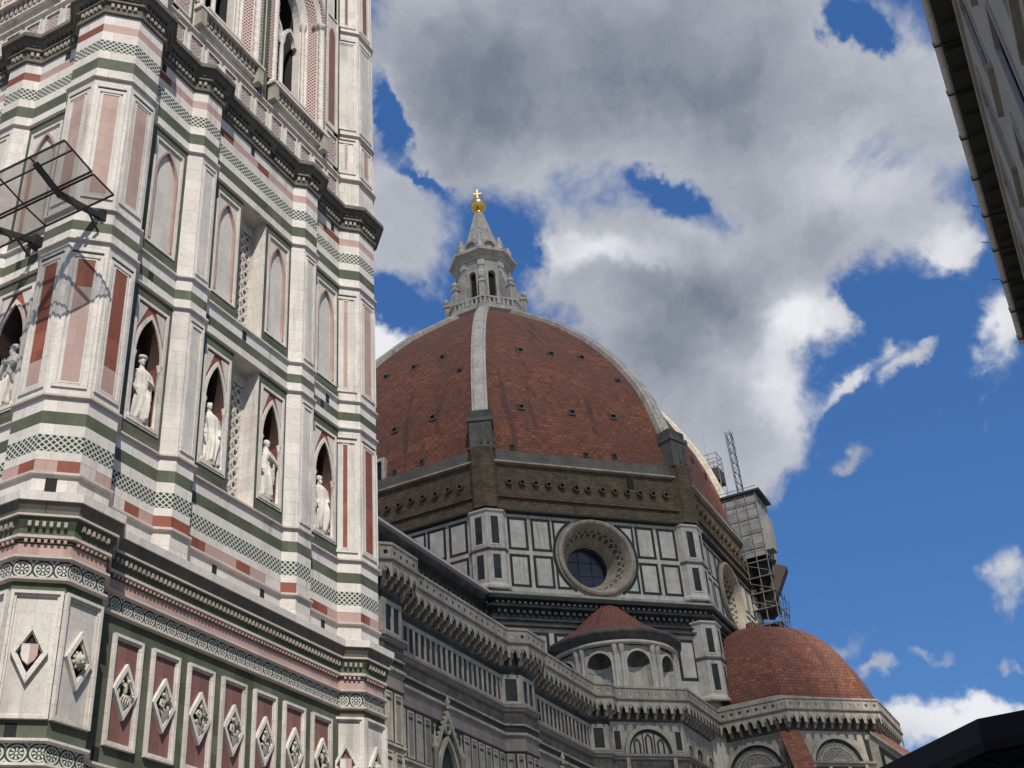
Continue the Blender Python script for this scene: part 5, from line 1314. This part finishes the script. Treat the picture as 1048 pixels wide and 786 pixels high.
for i in range(26):
    x = HX1-.1-i*1.55; m = MB(); m.bar((x, HY+.02, HZ-.08), (x, HY+.56, HZ+.0), .035, .03, 'iron'); m.bar((x, HY+.56, HZ-.005), (x, HY+.57, HZ+.15), .035, .02, 'iron'); m.obj('gutter_bracket', HO)
m = MB()
m.face([(HX1+.3, HY+.40, HZ+.22), (HX0, HY+.40, HZ+.22), (HX0, HY-6, HZ+2.2), (HX1+.3, HY-6, HZ+2.2)], 'tile2')
m.face([(HX1+.3, HY-12, HZ+.22), (HX0, HY-12, HZ+.22), (HX0, HY-6, HZ+2.2), (HX1+.3, HY-6, HZ+2.2)], 'tile2')
m.face([(HX1+.01, HY, HZ), (HX1+.01, HY-12, HZ), (HX1+.01, HY-6, HZ+2.0)], 'plaster')
m.obj('roof', HO)
for hx, hy, hz in ((1.0, .72, .42), (2.6, .74, .38), (4.4, .74, .36)): m = MB(); m.tube([(hx, HY+.5, HZ+.26), (hx, HY+hy, HZ+hz)], .012, 'iron', 5); m.obj('roof_hook', HO)
for o in HO.children: o.matrix_parent_inverse = Matrix.Translation(-HO.location)

# ------------------------------------------------------------------ black parasol close by at the lower right
PC = (-17.87, -27.02); PA = 1.15
PS = thing('parasol', 'black canvas parasol close by at the lower right corner', 'parasol', (*PC, 0))
P8 = [(PC[0]+PA/cos(pi/8)*cos(pi/8+k*pi/4), PC[1]+PA/cos(pi/8)*sin(pi/8+k*pi/4)) for k in range(8)]
m = MB()
for k in range(8):
    a, b = P8[k], P8[(k+1) % 8]; rows = []
    for i in range(7):
        t = i/6; z = 3.0+.16*t; sg = .03*sin(pi*t)
        rows.append([(a[0]+(PC[0]-a[0])*t, a[1]+(PC[1]-a[1])*t, z), ((a[0]+b[0])/2+(PC[0]-(a[0]+b[0])/2)*t, (a[1]+b[1])/2+(PC[1]-(a[1]+b[1])/2)*t, z-sg), (b[0]+(PC[0]-b[0])*t, b[1]+(PC[1]-b[1])*t, z)])
    m.grid(rows, 'canvas', False)
m.obj('canopy', PS)
m = MB(); m.strip(P8, True, [(0, 3.0), (.015, 2.9), (.0, 2.86)], 'canvas'); m.obj('valance', PS)
for k in range(8):
    m = MB(); m.bar((P8[k][0], P8[k][1], 2.975), (PC[0], PC[1], 3.13), .02, .025, 'iron'); m.bar((PC[0]+(P8[k][0]-PC[0])*.55, PC[1]+(P8[k][1]-PC[1])*.55, 3.06), (PC[0], PC[1], 2.7), .015, .02, 'iron'); m.obj('rib', PS)
m = MB(); m.tube([(*PC, .1), (*PC, 3.25)], .024, 'iron', 10); m.obj('pole', PS)
m = MB(); m.lathe(PC, [(0, .004), (.34, .004), (.34, .07), (.06, .1), (.05, .35), (0, .35)], 16, 'iron'); m.obj('base', PS)
m = MB(); m.lathe(PC, [(.06, 3.17), (.05, 3.24), (0, 3.28)], 10, 'iron'); m.obj('cap', PS)
for o in PS.children: o.matrix_parent_inverse = Matrix.Translation(-PS.location)

# ------------------------------------------------------------------ unseen cloud added in the south-west to shade the dome and nave
pv = Vector((.616, -.788, 0)); pv = (pv-sdir*pv.dot(sdir)).normalized(); qv = Vector(sdir).cross(pv).normalized()
if qv.z < 0: qv = -qv
cr = random.Random(4); m = MB()
def puff(p, q, r, dz=0): m.blob(pv*p+qv*q+Vector(sdir)*(560+dz), r, r, r*.8, 'shade_cloud', 12, None, .06)
mcl, ncl, bcl = newmat('shade_cloud'); ncl.n.clear()
df = ncl.n.new('ShaderNodeBsdfDiffuse'); df.inputs[0].default_value = (.85, .86, .88, 1); tp = ncl.n.new('ShaderNodeBsdfTransparent'); mx = ncl.n.new('ShaderNodeMixShader'); mx.inputs[0].default_value = .44
oo = ncl.n.new('ShaderNodeOutputMaterial'); ncl.lk(tp.outputs[0], mx.inputs[1]); ncl.lk(df.outputs[0], mx.inputs[2]); ncl.lk(mx.outputs[0], oo.inputs[0]); MT['shade_cloud'] = mcl
for i in range(7):
    for j in range(15):
        p = 2+i*8.2+cr.uniform(-2, 2); q = 50+j*7.2+cr.uniform(-2, 2)
        if q > 90 and p > 50: continue
        if q < 62 and p > 60: continue
        puff(p, q, cr.uniform(7, 9.5), cr.uniform(-6, 6))
CO = m.obj('shade_cloud'); tag(CO, 'unseen cumulus added high in the south-west to shade the cathedral', None, None, 'structure')
md = CO.modifiers.new('remesh', 'REMESH'); md.mode = 'VOXEL'; md.voxel_size = 1.6; md.use_smooth_shade = True
